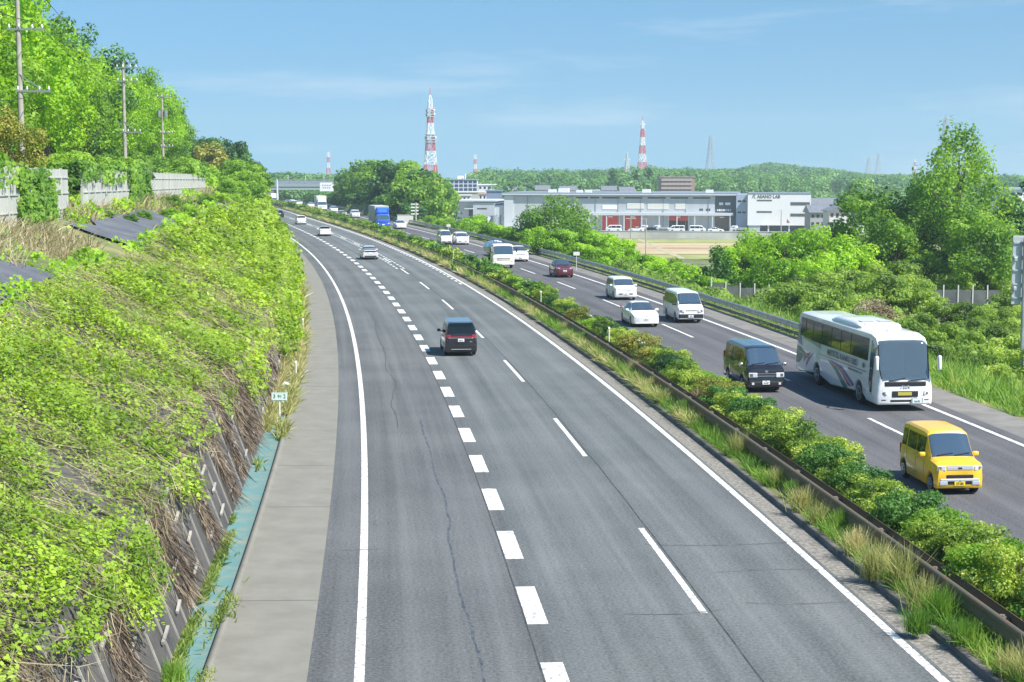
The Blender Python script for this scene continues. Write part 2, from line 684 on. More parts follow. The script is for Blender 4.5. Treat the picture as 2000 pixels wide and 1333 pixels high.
ribbon('auxiliary_lane', [-12.15, -7.35], -60, 700, 0.0, m_asa)
ribbon('road', [-7.35, -3.6, 0.2], -60, 700, 0.0, m_asl)
ribbon('opposite_road', [4.45, 8.4, 12.85], -60, 700, 0.0, m_asr)
ribbon('shoulder', [(-14.02, 0.03), (-12.15, 0.002)], -60, 420, 0, m_conc)
mj = MB()
for t_ in np.cumsum(rng.uniform(6.5, 13, 20)) + 20:
    a_, b_ = rp(np.array([t_ - .018, t_ + .018]), -14.02, .0345), rp(np.array([t_ - .018, t_ + .018]), -12.15, .0065)
    mj.add([a_[0], b_[0], b_[1], a_[1]], [(0, 1, 2, 3)])
mj.build('shoulder_joints', mat('joint_dark', lin(104, 102, 95), .9), kind='structure')
ribbon('shoulder_lip', [(-14.16, -0.1), (-14.16, 0.08), (-14.02, 0.08), (-14.02, 0.0)], -60, 420, 0, m_conc)
ribbon('drain_channel', [(-14.95, 0.05), (-14.88, -0.03), (-14.16, -0.03)], -60, 420, 0, m_teal)
ribbon('opposite_shoulder', [(12.85, 0.004), (14.5, 0.02), (14.9, -0.06)], -60, 620, 0, m_conc2)
ribbon('gutter', [0.2, 0.82], -60, 620, 0.002, m_grav)
ribbon('kerb', [(0.82, -0.05), (0.82, 0.14), (0.99, 0.14), (0.99, 0.05)], -60, 620, 0, m_curb)
ribbon('kerb', [(4.28, 0.05), (4.28, 0.14), (4.45, 0.14), (4.45, -0.05)], -60, 620, 0, m_curb)
m_med = mat('median_soil', lin(88, 96, 54), 0.95, lin(128, 128, 82), 1.5, 6, 0.35, 0.65, bump=0.6, bscale=6)
ribbon('median_ground', [(0.99, 0.12), (1.8, 0.2), (3.2, 0.24), (4.28, 0.12)], -60, 620, 0, m_med)
ribbon('asphalt_seam', [-3.47, -3.43], 20, 170, 0.004, m_seam, 1.0, wob=lambda t, u: 0.03 * (vnoise(t * 0.9, 0 * t) - 0.5))
ribbon('asphalt_seam', [-7.63, -7.595], 20, 330, 0.004, m_seam, 1.0, wob=lambda t, u: 0.02 * (vnoise(t * 0.9, 0 * t) - 0.5))
ribbon('crack_seal', [-8.85, -8.8], 24, 64, 0.004, m_crack, 0.25,
       wob=lambda t, u: 0.28 * (vnoise(t * 0.35, 0 * t, 4) - 0.5) + 0.05 * (vnoise(t * 1.3, 0 * t, 8) - 0.5) + (0.03 * vnoise(t * 4, 0 * t + u * 50, 3)))
ribbon('crack_seal', [-9.7, -9.67], 62, 118, 0.004, m_seam, 0.4,
       wob=lambda t, u: 0.5 * (vnoise(t * 0.16, 0 * t, 5) - 0.5) + 0.1 * (vnoise(t * 1.1, 0 * t, 8) - 0.5))

# painted lines: each kind of line is one sheet
E_ = lambda t: 12.2 - 0.55 * ss(60, 200, t)


def dashes(name, spans, u, w, z=0.004):
    mb = MB()
    for a, b in spans:
        n = max(1, int((b - a) / 2.5))
        ts = np.linspace(a, b, n + 1)
        uc = u(ts) if callable(u) else u
        A, B = rp(ts, uc - w / 2, z), rp(ts, uc + w / 2, z)
        for i in range(n):
            mb.add([A[i], B[i], B[i + 1], A[i + 1]], [(0, 1, 2, 3)])
    return mb.build(name, m_white, kind='structure')


dashes('edge_line', [(-60, 640)], -11.15, 0.2)
dashes('edge_line', [(-60, 640)], 0.0, 0.2)
dashes('edge_line', [(-60, 640)], E_, 0.2)
dashes('edge_line', [(-60, 640)], lambda t: E_(t) - 6.95, 0.2)
dashes('block_line', [(34.72 + 5.94 * i - 5.94 * 8, 37.9 + 5.94 * i - 5.94 * 8) for i in range(75)], -7.36, 0.45)
dashes('lane_line', [(35.3 + 19.87 * i, 43.9 + 19.87 * i) for i in range(-4, 24)], -3.62, 0.16)
dashes('lane_line', [(54.3 + 19.75 * i, 62.6 + 19.75 * i) for i in range(-4, 24)], lambda t: E_(t) - 3.47, 0.16)
for du in (-0.34, 0.34):
    dashes('slowdown_marks', [(163 + 3.2 * i, 164.7 + 3.2 * i) for i in range(60)], -3.62 + du, 0.2)
dashes('slowdown_marks', [(140 + 3.2 * i, 141.7 + 3.2 * i) for i in range(75)], -0.32, 0.2)

m_skid = mat('skid_mark', lin(66, 70, 73), 0.8, lin(96, 99, 101), 3.0, 6, 0.35, 0.6)
for i, (px_, py_, ln, an, bow) in enumerate(((1430, 1065, 4.6, .12, .3), (1500, 1113, 2.8, .1, -.2), (1560, 1180, 2.4, .05, .15), (1320, 1200, 2.2, .16, .2), (935, 730, 5.0, .05, 1.3), (700, 1075, 1.2, .1, .1))):
    q = at(px_, py_, 10.0); k_ = CAM_H / (CAM_H - q.z); cx, cy = q.x * k_, 10 * k_
    mb = MB()
    for j in range(10):
        f0, f1 = j / 10 - .5, (j + 1) / 10 - .5
        c = [(cx + f * ln * math.cos(an), cy + f * ln * math.sin(an) + bow * (f * f * 4)) for f in (f0, f1)]
        w_ = .03 * (1 - abs(f0 + f1) * .8) + .012
        mb.add([(c[0][0], c[0][1] - w_, .004), (c[1][0], c[1][1] - w_, .004), (c[1][0], c[1][1] + w_, .004), (c[0][0], c[0][1] + w_, .004)], [(0, 1, 2, 3)])
    mb.build('skid_mark', m_skid, kind='structure')

# ------------------------------------------------------------------ the cut slope on the left
m_slope = mat('slope_concrete', lin(62, 60, 59), 0.9, lin(96, 93, 89), 0.8, 7, 0.3, 0.7, bump=0.2, bscale=6)
m_rib = mat('slope_rib', lin(140, 138, 132), 0.9, lin(168, 164, 156), 2.0, 4)


def slope_pt(t, f, lift=0.0):
    """point on the slope face, f = 0 at the foot, 1 at the crest"""
    t = np.asarray(t, float); f = np.asarray(f, float)
    c = crest(t)
    u = np.where(f < WALL_F, -14.93 - f / WALL_F * (WALL_U - 14.93), -WALL_U - (f - WALL_F) / (1 - WALL_F) * (c - WALL_U))
    P = rp(t, u)
    P[..., 2] = ground(P[..., 0], P[..., 1])
    run = np.where(f < WALL_F, 6.3 * (WALL_U - 14.9) / WALL_H, 6.3 * (c - WALL_U) / 3.7)
    s = dx0(t)
    nn = np.sqrt(1 + s * s)
    n = np.stack([6.3 / nn, -6.3 * s / nn, run + 0 * t], -1)
    n /= np.linalg.norm(n, axis=-1, keepdims=True)
    return P + n * np.asarray(lift)[..., None], n


ts = np.arange(-40, 300, 2.0)
fs = np.concatenate([np.linspace(-0.005, .3, 4), np.linspace(.31, 1.0, 10)])
T2, F2 = np.meshgrid(ts, fs, indexing='ij')
P, _ = slope_pt(T2, F2, 0.06 + 0 * T2)
idx = np.arange(P.shape[0] * P.shape[1]).reshape(P.shape[:2])
link('embankment', np_mesh('embankment', P.reshape(-1, 3), np.stack([idx[:-1, :-1], idx[:-1, 1:], idx[1:, 1:], idx[1:, :-1]], -1).reshape(-1, 4)[:, ::-1]), m_slope, kind='structure')
mb = MB()
for t in np.arange(-10, 110, 1.25):        # raised joints of the facing
    a, _ = slope_pt(t, 0.0, np.array(0.07)); b, _ = slope_pt(t, 0.299, np.array(0.07))
    mb.bar(a, b, 0.035, 0.05)
for t in np.arange(22, 100, 3.1):
    for f in (0.05, 0.12, 0.19, 0.26):
        tt = t + (f * 7 % 1.3) + rng.uniform(-.5, .5)
        a, _ = slope_pt(tt, f, np.array(0.12)); b, _ = slope_pt(tt + rng.uniform(.5, .9), f + 0.012, np.array(0.16))
        mb.bar(a, b, 0.06)
mb.build('embankment_ribs', m_rib, kind='structure')

# dark sheets laid on the berm
m_sheet = mat('berm_sheet', lin(74, 77, 84), 0.75, lin(104, 106, 112), 0.8, 6, 0.3, 0.7, bump=0.2)
for t0, t1, a, b in ((30, 56, 0.1, 3.2), (78, 104, 0.1, 3.0), (118, 142, 0.2, 2.0)):
    tt = np.linspace(t0, t1, 14)
    ff = np.linspace(0, 1, 7)
    Tm, Fm = np.meshgrid(tt, ff, indexing='ij')
    e = 0.5 * np.sin(Tm * 0.9) * Fm
    P = rp(Tm, -(crest(Tm) + a + (b - a) * Fm + e))
    P[..., 2] = ground(P[..., 0], P[..., 1]) + 0.13
    idx = np.arange(14 * 7).reshape(14, 7)
    link('berm_path', np_mesh('berm_path', P.reshape(-1, 3), np.stack([idx[:-1, :-1], idx[:-1, 1:], idx[1:, 1:], idx[1:, :-1]], -1).reshape(-1, 4)[:, ::-1], True), m_sheet, kind='structure')

# ------------------------------------------------------------------ foliage materials
G_vine = leaf_mat('vine_leaf', [lin(96, 126, 40), lin(142, 172, 56), lin(178, 204, 78), lin(208, 218, 116)], 0.35, clump=0.5)
G_lime = leaf_mat('lime_leaf', [lin(74, 114, 32), lin(116, 160, 40), lin(152, 192, 54), lin(182, 208, 80)], 0.4, clump=0.22)
G_mid = leaf_mat('green_leaf', [lin(64, 100, 42), lin(100, 140, 52), lin(136, 172, 64), lin(168, 196, 84)], 0.42, clump=0.25)
G_dark = leaf_mat('dark_leaf', [lin(38, 72, 40), lin(62, 104, 48), lin(90, 134, 58), lin(118, 158, 70)], 0.3, clump=0.3)
G_brown = leaf_mat('rusty_leaf', [lin(92, 106, 44), lin(128, 136, 56), lin(162, 158, 76), lin(150, 168, 66)], 0.3, clump=0.35)
G_shrub = leaf_mat('shrub_leaf', [lin(60, 90, 36), lin(112, 142, 50), lin(158, 180, 72), lin(192, 202, 104)], 0.3, clump=0.9)
G_dry = leaf_mat('dry_stem', [lin(122, 110, 84), lin(158, 146, 112), lin(182, 172, 136), lin(198, 192, 160)], 0.15, clump=0.6)
G_bark = leaf_mat('dead_stem', [lin(70, 60, 50), lin(112, 97, 80), lin(154, 136, 112), lin(196, 178, 150)], 0.05, clump=1.2)
G_verge = leaf_mat('verge_leaf', [lin(76, 104, 44), lin(116, 146, 58), lin(152, 178, 78), lin(186, 200, 108)], 0.42, clump=0.45)
G_grass = leaf_mat('grass_blade', [lin(70, 110, 40), lin(104, 144, 54), lin(140, 170, 76), lin(180, 188, 112)], 0.35, clump=0.6)
G_tuft = leaf_mat('tuft_blade', [lin(116, 132, 70), lin(158, 162, 98), lin(190, 182, 126), lin(206, 194, 146)], 0.3, clump=0.8)
G_far = leaf_mat('far_leaf', [lin(56, 96, 52), lin(80, 122, 58), lin(110, 152, 68), lin(146, 178, 82)], 0.25, clump=0.035)
m_trunk = mat('bark', lin(92, 80, 66), 0.95, lin(130, 116, 98), 6, 5, bump=0.5)


# vines over the slope -------------------------------------------------
def veg_limit(t):
    """lowest part of the slope the vines reach (fraction of the slope)"""
    base = np.interp(t, [20, 31, 48, 60, 75, 90, 110, 400], [0.2, 0.26, 0.29, 0.24, 0.15, 0.05, 0.0, 0.0])
    return base + 0.16 * (vnoise(t * 0.28, 0 * t, 21) - 0.5) + 0.12 * (vnoise(t * 0.9, 0 * t, 22) - 0.5)


def sheet_hit(t, k):
    """true where a dark sheet lies (k metres behind the crest)"""
    hit = np.zeros_like(t, bool)
    for t0, t1, a, b in ((30, 56, 0.1, 3.2), (78, 104, 0.1, 3.0), (118, 142, 0.2, 2.0)):
        w = 0.7 * (vnoise(t * 0.8, k, 31) - 0.5)
        hit |= (t > t0 + 1 + w) & (t < t1 - 1 + w) & (k > a + 0.35 + w) & (k < b - 0.2 + w)
    return hit


parts, parts2, stems, dead = [], [], [], []
for ta, tb, dens, sz in ((20, 38, 420, .078), (38, 60, 270, .098), (60, 90, 110, .155), (90, 140, 70, .2), (140, 250, 44, .28)):
    n = int((tb - ta) * 9 * dens)
    t = rng.uniform(ta, tb, n)
    f = rng.uniform(0, 1, n)
    k = fnoise(t * 0.55, f * 5, 41)
    ok = (f > veg_limit(t)) & (k + rng.normal(0, .09, n) > np.interp(t, [60, 120], [0.37, 0.25]))
    t, f, k = t[ok], f[ok], k[ok]
    n = len(t)
    hump = 0.16 + 1.5 * np.clip(k - 0.36, 0, 1) * np.interp(t, [40, 130], [0.9, 2.2]) + 0.28 * vnoise(t * 2.2, f * 18, 44)
    hump = hump * (1 - 0.55 * ss(.82, 1.0, f) * (t < 110))
    depth = rng.uniform(0.15, 1.0, n) ** 0.6
    P, nn = slope_pt(t, f, hump * depth)
    P += rng.normal(0, 0.07, P.shape)
    N = nn * 0.7 + np.array([0, 0, 0.7]) + rng.normal(0, 0.55, P.shape)
    s = sz * rng.uniform(0.6, 1.35, n)
    sel = fnoise(t * 0.19, f * 2.6, 47) + 0.25 * (rng.random(n) - .5) > 0.56
    parts.append(leaves(P[~sel], N[~sel], s[~sel] * 1.25, s[~sel]))
    parts2.append(leaves(P[sel], N[sel], s[sel] * 1.5, s[sel] * .72))
    # straw stems
    q = int((tb - ta) * 9 * min(dens, 130) * 0.18)
    t = rng.uniform(ta, tb, q); f = rng.uniform(0.15, 1.0, q)
    ok = (f > veg_limit(t) - 0.04)
    t, f = t[ok], f[ok]
    P, nn = slope_pt(t, f, 0.22 + 0.35 * rng.random(len(t)))
    D = rng.normal(0, 1, P.shape) + np.array([0.5, -0.5, -0.2])
    D -= nn * (D * nn).sum(1, keepdims=True) * 0.8
    stems.append(blades(P, D, rng.uniform(0.25, 0.75, len(t)) * (1 + sz), 0.011 + sz * 0.035))
    # brown hanging stalks on the bare concrete below
    if tb <= 140:
        q = int((tb - ta) * 215 * (0.115 / sz))
        t = rng.uniform(ta, tb, q); f = rng.uniform(0.05, 0.42, q)
        ok = (f < veg_limit(t) + 0.1) & (fnoise(t * 0.55, f * 0.6, 51) + rng.normal(0, .035, q) > np.interp(t, [30, 90], [0.53, 0.42]))
        t, f = t[ok], f[ok]
        P, nn = slope_pt(t, f, 0.1 + 0.1 * rng.random(len(t)))
        D0, _ = slope_pt(t, np.clip(f - 0.1, -0.02, 1), 0.1)
        D1, _ = slope_pt(t, np.clip(f + 0.02, -0.02, 1), 0.1)
        D = D0 - D1
        D /= np.linalg.norm(D, axis=1, keepdims=True)
        D += rng.normal(0, .2, P.shape)
        dead.append(blades(P, D, rng.uniform(0.3, .9, len(t)), 0.014 + 0.09 * sz))
link('vine_foliage', np_mesh('vine_foliage', *join(parts)), G_vine, kind='stuff')
link('bramble_foliage', np_mesh('bramble_foliage', *join(parts2)), G_verge, kind='stuff')
link('dry_grass', np_mesh('dry_grass', *join(stems)), G_dry, kind='stuff')
link('dead_undergrowth', np_mesh('dead_undergrowth', *join(dead)), G_bark, kind='stuff')

# berm growth between the crest and the fence
parts, stems = [], []
for ta, tb, dens, sz in ((30, 60, 80, .14), (60, 100, 46, .19), (100, 160, 26, .27), (160, 300, 10, .45)):
    n = int((tb - ta) * 8 * dens)
    t = rng.uniform(ta, tb, n); k = rng.uniform(-0.3, 8.5, n)
    no = fnoise(t * 0.22, k * 0.5, 61)
    ok = ~sheet_hit(t, k) & (no + rng.normal(0, .08, n) > np.where(k > 0.6, np.interp(t, [60, 130], [0.6, 0.5]), 0.42))
    t, k, no = t[ok], k[ok], no[ok]
    P = rp(t, -(crest(t) + k))
    P[:, 2] = ground(P[:, 0], P[:, 1]) + rng.random(len(t)) ** 0.7 * (0.12 + 1.1 * np.clip(no - 0.44, 0, 1) * (1 + sz * 4))
    N = np.array([0.2, -0.3, 0.8]) + rng.normal(0, .6, P.shape)
    s = sz * rng.uniform(.6, 1.3, len(t))
    parts.append(leaves(P, N, s * 1.2, s))
    q = int((tb - ta) * 8 * dens * 0.45)
    t = rng.uniform(ta, tb, q); k = rng.uniform(0.5, 8.0, q)
    ok = ~sheet_hit(t, k) & (fnoise(t * 0.2, k * 0.4, 62) > 0.42)
    t, k = t[ok], k[ok]
    P = rp(t, -(crest(t) + k)); P[:, 2] = ground(P[:, 0], P[:, 1])
    stems.append(blades(P, np.array([0.25, -0.1, 0.9]) + rng.normal(0, .4, P.shape), rng.uniform(.3, 1.0, len(t)), 0.025 + sz * .1))
link('berm_undergrowth', np_mesh('berm_undergrowth', *join(parts)), G_lime, kind='stuff')
link('dry_grass', np_mesh('dry_grass_berm', *join(stems)), G_dry, kind='stuff')

# weeds at the foot of the slope, in the channel and along the lip
parts, tf = [], []
for ta, tb, q, L in ((24, 60, 12000, .15), (60, 110, 9000, .5), (110, 230, 6000, .7)):
    t = rng.uniform(ta, tb, q)
    a = rng.random(q) < 0.6
    u = np.where(a, -14.88 + np.abs(rng.normal(0, .11, q)), -14.15 + rng.normal(0, .1, q))
    dens = fnoise(t * 0.33, u * 1.5, 71)
    ok = dens > np.interp(t, [30, 58, 68, 95], [0.48, 0.52, 0.46, 0.36])
    t, u = t[ok], u[ok]
    P = rp(t, u, 0.0)
    V, F = blades(P, np.array([0.15, -0.1, 1.0]) + rng.normal(0, .38, P.shape), L * rng.uniform(.4, 1.5, len(t)), 0.02 + t * 0.0006)
    (parts if ta < 60 else tf).append((V, F))
G_weed = leaf_mat('weed_blade', [lin(92, 116, 52), lin(128, 150, 72), lin(162, 172, 100), lin(190, 188, 138)], 0.35, clump=0.8)
link('channel_weeds', np_mesh('channel_weeds', *join(parts)), G_weed, kind='stuff')
link('channel_weeds', np_mesh('channel_weeds_far', *join(tf)), G_tuft, kind='stuff')

# median grass
parts = []
for ta, tb, q, L, w in ((26, 60, 30000, .34, .022), (60, 130, 30000, .42, .035), (130, 420, 22000, .6, .09)):
    t = rng.uniform(ta, tb, q); u = rng.uniform(1.0, 4.2, q)
    ok = fnoise(t * 0.4, u * 0.9, 81) + rng.normal(0, .05, q) > np.where(u < 1.9, 0.36, 0.42)
    t, u = t[ok], u[ok]
    P = rp(t, u, 0.13)
    L = L * (1 + 0.4 * (u < 1.45))
    parts.append(blades(P, np.array([-0.1, -0.1, 1.0]) + rng.normal(0, .42, P.shape), L * rng.uniform(.4, 1.3, len(t)), w))
link('median_grass', np_mesh('median_grass', *join(parts)), G_grass, kind='stuff')
parts = []
for ta, tb, q, L, w in ((60, 150, 12000, .5, .035), (150, 420, 14000, .65, .1)):
    t = rng.uniform(ta, tb, q); u = 1.05 + np.abs(rng.normal(0, .35, q))
    ok = fnoise(t * 0.2, u * 0.5, 82) > 0.46
    t, u = t[ok], u[ok]
    P = rp(t, u, 0.13)
    parts.append(blades(P, np.array([-0.3, -0.1, 1.0]) + rng.normal(0, .4, P.shape), L * rng.uniform(.5, 1.3, len(t)), w))
link('dry_grass', np_mesh('dry_grass_median', *join(parts)), G_tuft, kind='stuff')

# right-hand verge: grass and low growth beyond the shoulder
parts, low = [], []
for ta, tb, ua, ub, q, L, w in ((50, 108, 14.75, 27, 42000, .8, .05), (108, 190, 14.9, 25, 24000, .7, .07), (190, 420, 14.9, 26, 16000, .9, .16)):
    t = rng.uniform(ta, tb, q); u = rng.uniform(ua, ub, q)
    P = rp(t, u); P[:, 2] = ground(P[:, 0], P[:, 1])
    hgt = np.where(u < 15.6, 0.45, np.where(u > 17, 1.35, 1.0)) * (0.5 + fnoise(t * .3, u * .4, 91))
    parts.append(blades(P, np.array([-0.1, 0, 1.0]) + rng.normal(0, .35, P.shape), L * hgt * rng.uniform(.5, 1.4, q), w))
    q = int(q * 1.5)
    t = rng.uniform(ta, tb, q); u = rng.uniform(ua + 0.9, ub, q)
    no = fnoise(t * 0.16, u * 0.28, 92)
    ok = no + rng.normal(0, .05, q) > 0.4
    t, u, no = t[ok], u[ok], no[ok]
    P = rp(t, u)
    hump = (0.3 + 5.0 * np.clip(no - 0.4, 0, .4)) * ss(14.8, 18.5, u)
    P[:, 2] = ground(P[:, 0], P[:, 1]) + hump * rng.uniform(.25, 1, len(t)) ** .5
    s = (w * 3.2) * rng.uniform(.6, 1.3, len(t))
    low.append(leaves(P, np.array([0.1, -0.45, 0.8]) + rng.normal(0, .55, P.shape), s * 1.5, s))
link('verge_grass', np_mesh('verge_grass', *join(parts)), G_grass, kind='stuff')
link('verge_undergrowth', np_mesh('verge_undergrowth', *join(low)), G_verge, kind='stuff')
# ------------------------------------------------------------------ trees
def crown_mesh(name, seed, rx, rz, zc, nblob, per, leaf, shape='round', low=0.0, rmin=0.24, rmax=0.42):
    """crown built of leafy boughs; (rx, rz) radii, zc height of its middle"""
    r = np.random.default_rng(seed)
    C = []
    while len(C) < nblob:
        p = r.uniform(-1, 1, 3)
        d = np.linalg.norm(p)
        if d > 1 or d < 0.35:
            continue
        if shape == 'tall':
            h = (p[2] + 1) / 2
            w = 1.0 - 0.5 * h ** 2.6
            p[0] *= w; p[1] *= w
        elif shape == 'cone':
            h = (p[2] + 1) / 2
            k = (1 - h) * 1.15 + 0.06
            p[0] *= k; p[1] *= k
        if p[2] < -0.55 + low and r.random() < 0.6:
            continue
        C.append(p)
    C = np.array(C)
    br = r.uniform(rmin, rmax, nblob) * (0.75 if shape == 'cone' else 1)
    out = []
    for c, b in zip(C, br):
        n = int(per * (b / 0.33) ** 2)
        d = r.normal(size=(n, 3))
        d /= np.linalg.norm(d, axis=1, keepdims=True)
        k = 1 - 0.5 * r.random(n) ** 2.2
        wob = 0.8 + 0.4 * vnoise(d[:, 0] * 2.3 + c[0] * 9, d[:, 2] * 2.3 + d[:, 1] * 2 + c[1] * 9, seed)
        P = c + d * (b * k * wob)[:, None] * np.array([1, 1, 0.78])
        P = P * np.array([rx, rx, rz]) + np.array([0, 0, zc])
        N = d + np.array([0, 0, 0.35]) + r.normal(0, .5, d.shape)
        s = leaf * r.uniform(.6, 1.4, n)
        out.append(leaves(P, N, s * 1.35, s, r))
    V, F = join(out)
    return np_mesh(name, V, F), C * np.array([rx, rx, rz]) + np.array([0, 0, zc])


def trunk_mesh(name, seed, h, r0, C, nl=7):
    r = np.random.default_rng(seed)
    mb = MB()
    lean = r.uniform(-.04, .04, 2) * h
    pts = [(lean[0] * f ** 2 + .03 * h * math.sin(f * 5 + seed) * f * .3, lean[1] * f ** 2, h * f) for f in (-0.06, 0.0, 0.12, .3, .5, .7, .88)]
    rad = [r0 * 1.5, r0 * 1.25, r0, r0 * .8, r0 * .58, r0 * .36, r0 * .14]
    mb.tube(pts, rad, 8)
    for c in C[r.permutation(len(C))[:nl]]:
        f = float(np.clip(c[2] / h * 0.62, 0.2, 0.75))
        b = Vector((lean[0] * f ** 2, lean[1] * f ** 2, h * f))
        e = Vector(c)
        m = b.lerp(e, 0.5) + Vector((0, 0, 0.05 * h))
        mb.tube([b, m, e], [r0 * .42 * (1.1 - f * .6), r0 * .26, r0 * .07], 6)
    return mb.mesh(name, 50)


def tree(label, cat, leafm, seed, h, rx, nblob, per, leaf, shape='round', clear=0.18, name='tree', r0=None, **kw):
    """a tree h metres tall: trunk and crown under one empty; built at the origin"""
    rz = h * (1 - clear) / 2
    cm, C = crown_mesh(name + '_crown', seed, rx, rz * 0.94, h - rz * 1.02, nblob, per, leaf, shape, **kw)
    tm = trunk_mesh(name + '_trunk', seed, h * 0.92, r0 or h * 0.02 + 0.05, C)
    t = thing(name, label, cat)
    link('trunk', tm, m_trunk, t)
    link('crown', cm, leafm, t)
    return t


used = set()


def plant(proto, x, y, s, rz=None, label=None, group=None, z=None, sz=None):
    """the first planting moves the prototype itself, later ones copy it"""
    z = gz(x, y) - 0.1 if z is None else z
    rz = rng.uniform(0, 6.28) if rz is None else rz
    sc = (s, s, s * (sz or 1))
    if proto.name not in used:
        used.add(proto.name)
        proto.location = (x, y, z); proto.rotation_euler = (0, 0, rz); proto.scale = sc
        if label:
            proto['label'] = label
        if group:
            proto['group'] = group
        return proto
    return copy_thing(proto, (x, y, z), rz, label, group, sc)


HW = 'trees of the wood on the slope behind the pale fence'
L_lime = 'lime green broadleaf tree in the wood on the slope behind the pale fence'
L_dk = 'deep green broadleaf tree in the wood on the slope behind the pale fence'
L_ru = 'tree with rusty yellow foliage in the wood on the slope behind the pale fence'
hill_p = []
for i, (mt, lb) in enumerate(((G_lime, L_lime), (G_lime, L_lime), (G_mid, L_dk), (G_dark, L_dk), (G_brown, L_ru))):
    hill_p.append((tree(lb, 'tree', mt, 100 + i, 10.0, 3.6 + 0.2 * i % 0.6, 52, 330, 0.17, name='hillside_tree', clear=0.04, rmin=.17, rmax=.3), lb))
k = 0
pole_x = lambda d: float(np.interp(d, [40, 86, 140, 205, 330], [-19.9, -26.2, -33.6, -44.2, -64.8]))
for row, (off, h0, st) in enumerate(((5.4, 10.4, 5.0), (9.2, 12.8, 5.6), (14.0, 12.2, 7.2), (20.0, 11.5, 9))):
    for t in np.arange(60 + row * 2.3, 300 + row * 2, st):
        t = t + rng.uniform(-1, 1)
        h = h0 * rng.uniform(.82, 1.18) * (1 - 0.62 * float(ss(248, 305, t)))
        x = pole_x(t) - (off - 4.2 * float(ss(195, 225, t))) - rng.uniform(-.9, .9)
        w = [.40, .33, .17, .07, .03]
        i = int(rng.choice(5, p=w))
        if t < 150 and i == 4:
            i = 0
        k += 1
        p, lb = hill_p[i]
        plant(p, x, t, h / 10.0 * rng.uniform(.95, 1.12), label=lb, group=HW, sz=rng.uniform(.92, 1.06))
q = at(20, 330, 83); plant(hill_p[4][0], q.x, 83, .5, label='low tree with rusty yellow foliage hiding the foot of the nearest utility pole', group=None)
# grove farther along the left side
gl = 'dark tree of the far grove beside the utility poles on the left'
p = tree(gl, 'tree', G_dark, 131, 8.0, 3.6, 30, 60, 0.42, name='grove_tree', clear=0.05)
p2 = tree('tall tree with rusty foliage in the far grove on the left', 'tree', G_brown, 132, 8.0, 3.0, 26, 60, 0.42, name='rusty_grove_tree', clear=0.05)
for px, d, h in ((398, 292, 8.5), (424, 300, 8.4), (440, 310, 8.2), (452, 300, 8), (466, 312, 6.6), (478, 330, 5), (392, 310, 8.6), (492, 380, 5), (505, 420, 4.6)):
    q = at(px, 345, d)
    plant(p, q.x, d, h / 8, z=q.z - 1.2, label=gl, group='trees of the far grove on the left')
q = at(412, 345, 285); plant(p2, q.x, 285, 0.95, z=q.z - 1.2)

# bushes along the crest far left and at the feet of the trees
BL = 'leafy bush growing along the top of the left bank'
bush_l = tree(BL, 'bush', G_mid, 140, 2.4, 1.7, 24, 150, 0.15, name='bank_bush', clear=0.0, r0=.05)
for t, kk, s in [(rng.uniform(62, 230), None, rng.uniform(.7, 1.25)) for _ in range(50)]:
    x = float(fence_x(t)) - 2.0 - rng.uniform(0.1, 1.0) * max(.8, float(fence_x(t)) - pole_x(t) - .5)
    plant(bush_l, x, t, s, label='leafy bush growing behind the pale fence at the foot of the wood', group='bushes behind the pale fence')
GB = 'bushes along the top of the left bank'
for t, kk, s in ((92, 3.4, .8), (97, 3.0, .9), (103, 1.6, 1.1), (108, .8, 1.2), (113, 3.4, 1.3), (118, 2.6, 1.2), (127, 2.4, 1.2), (134, 2.6, 1.3), (141, 2, 1.3), (146, .6, 1.4),
                 (152, 3, 1.5), (158, 1.0, 1.4), (164, 3, 1.6), (170, 1, 1.4), (177, 3, 1.7), (184, .8, 1.5), (192, 2, 1.7), (200, 1, 1.5), (208, 3, 1.8), (216, 1, 1.6), (225, 3, 1.8), (236, 1.5, 1.6), (248, 3, 1.9), (262, 1, 1.6)):
    P = rp(t, -(float(crest(t)) + kk * .6))
    plant(bush_l, float(P[0]), float(P[1]), s * np.interp(t, [90, 150, 180, 220], [.3, .4, .7, .9]), label=BL, group=GB)

# wooded knoll by the road
KG = 'trees on the wooded knoll right of the road'
kn = []
for i, (mt, lb) in enumerate(((G_mid, 'mid green tree on the wooded knoll below the large red and white tower'), (G_dark, 'dark green tree on the wooded knoll below the large red and white tower'), (G_brown, 'brownish tree on the wooded knoll below the large red and white tower'))):
    kn.append((tree(lb, 'tree', mt, 150 + i, 10.0, 4.4, 34, 75, 0.5, name='knoll_tree', clear=0.03), lb))
KTOP = ([640, 655, 672, 700, 780, 800, 822, 850, 868, 885], [400, 352, 322, 311, 314, 322, 336, 352, 376, 405])
n = 0
while n < 62:
    d = rng.uniform(318, 470)
    xa, xb = float(x0(d)) + 19, -0.0385 * d - 2.5
    if xb < xa + 1:
        continue
    x = rng.uniform(xa, xb)
    top = CAM_H + (335 - np.interp(1000 + x / d * FPX, *KTOP)) * d / FPX
    g = gz(x, d)
    h = min(top - g, rng.uniform(9, 14))
    if h < 2.5:
        continue
    i = int(rng.choice(3, p=[.52, .38, .10]))
    plant(kn[i][0], x, d, h / 10 * 1.02, label=kn[i][1], group=KG, sz=1.0) if h > 6 else plant(kn[i][0], x, d, max(.42, h / 10 * 1.2), label=kn[i][1], group=KG, sz=.9)
    n += 1
HB = 'dark hedge bush behind the guard rail below the wooded knoll'
hb = tree(HB, 'bush', G_dark, 160, 3.4, 2.2, 22, 70, .3, name='hedge_bush', clear=0, r0=.08)
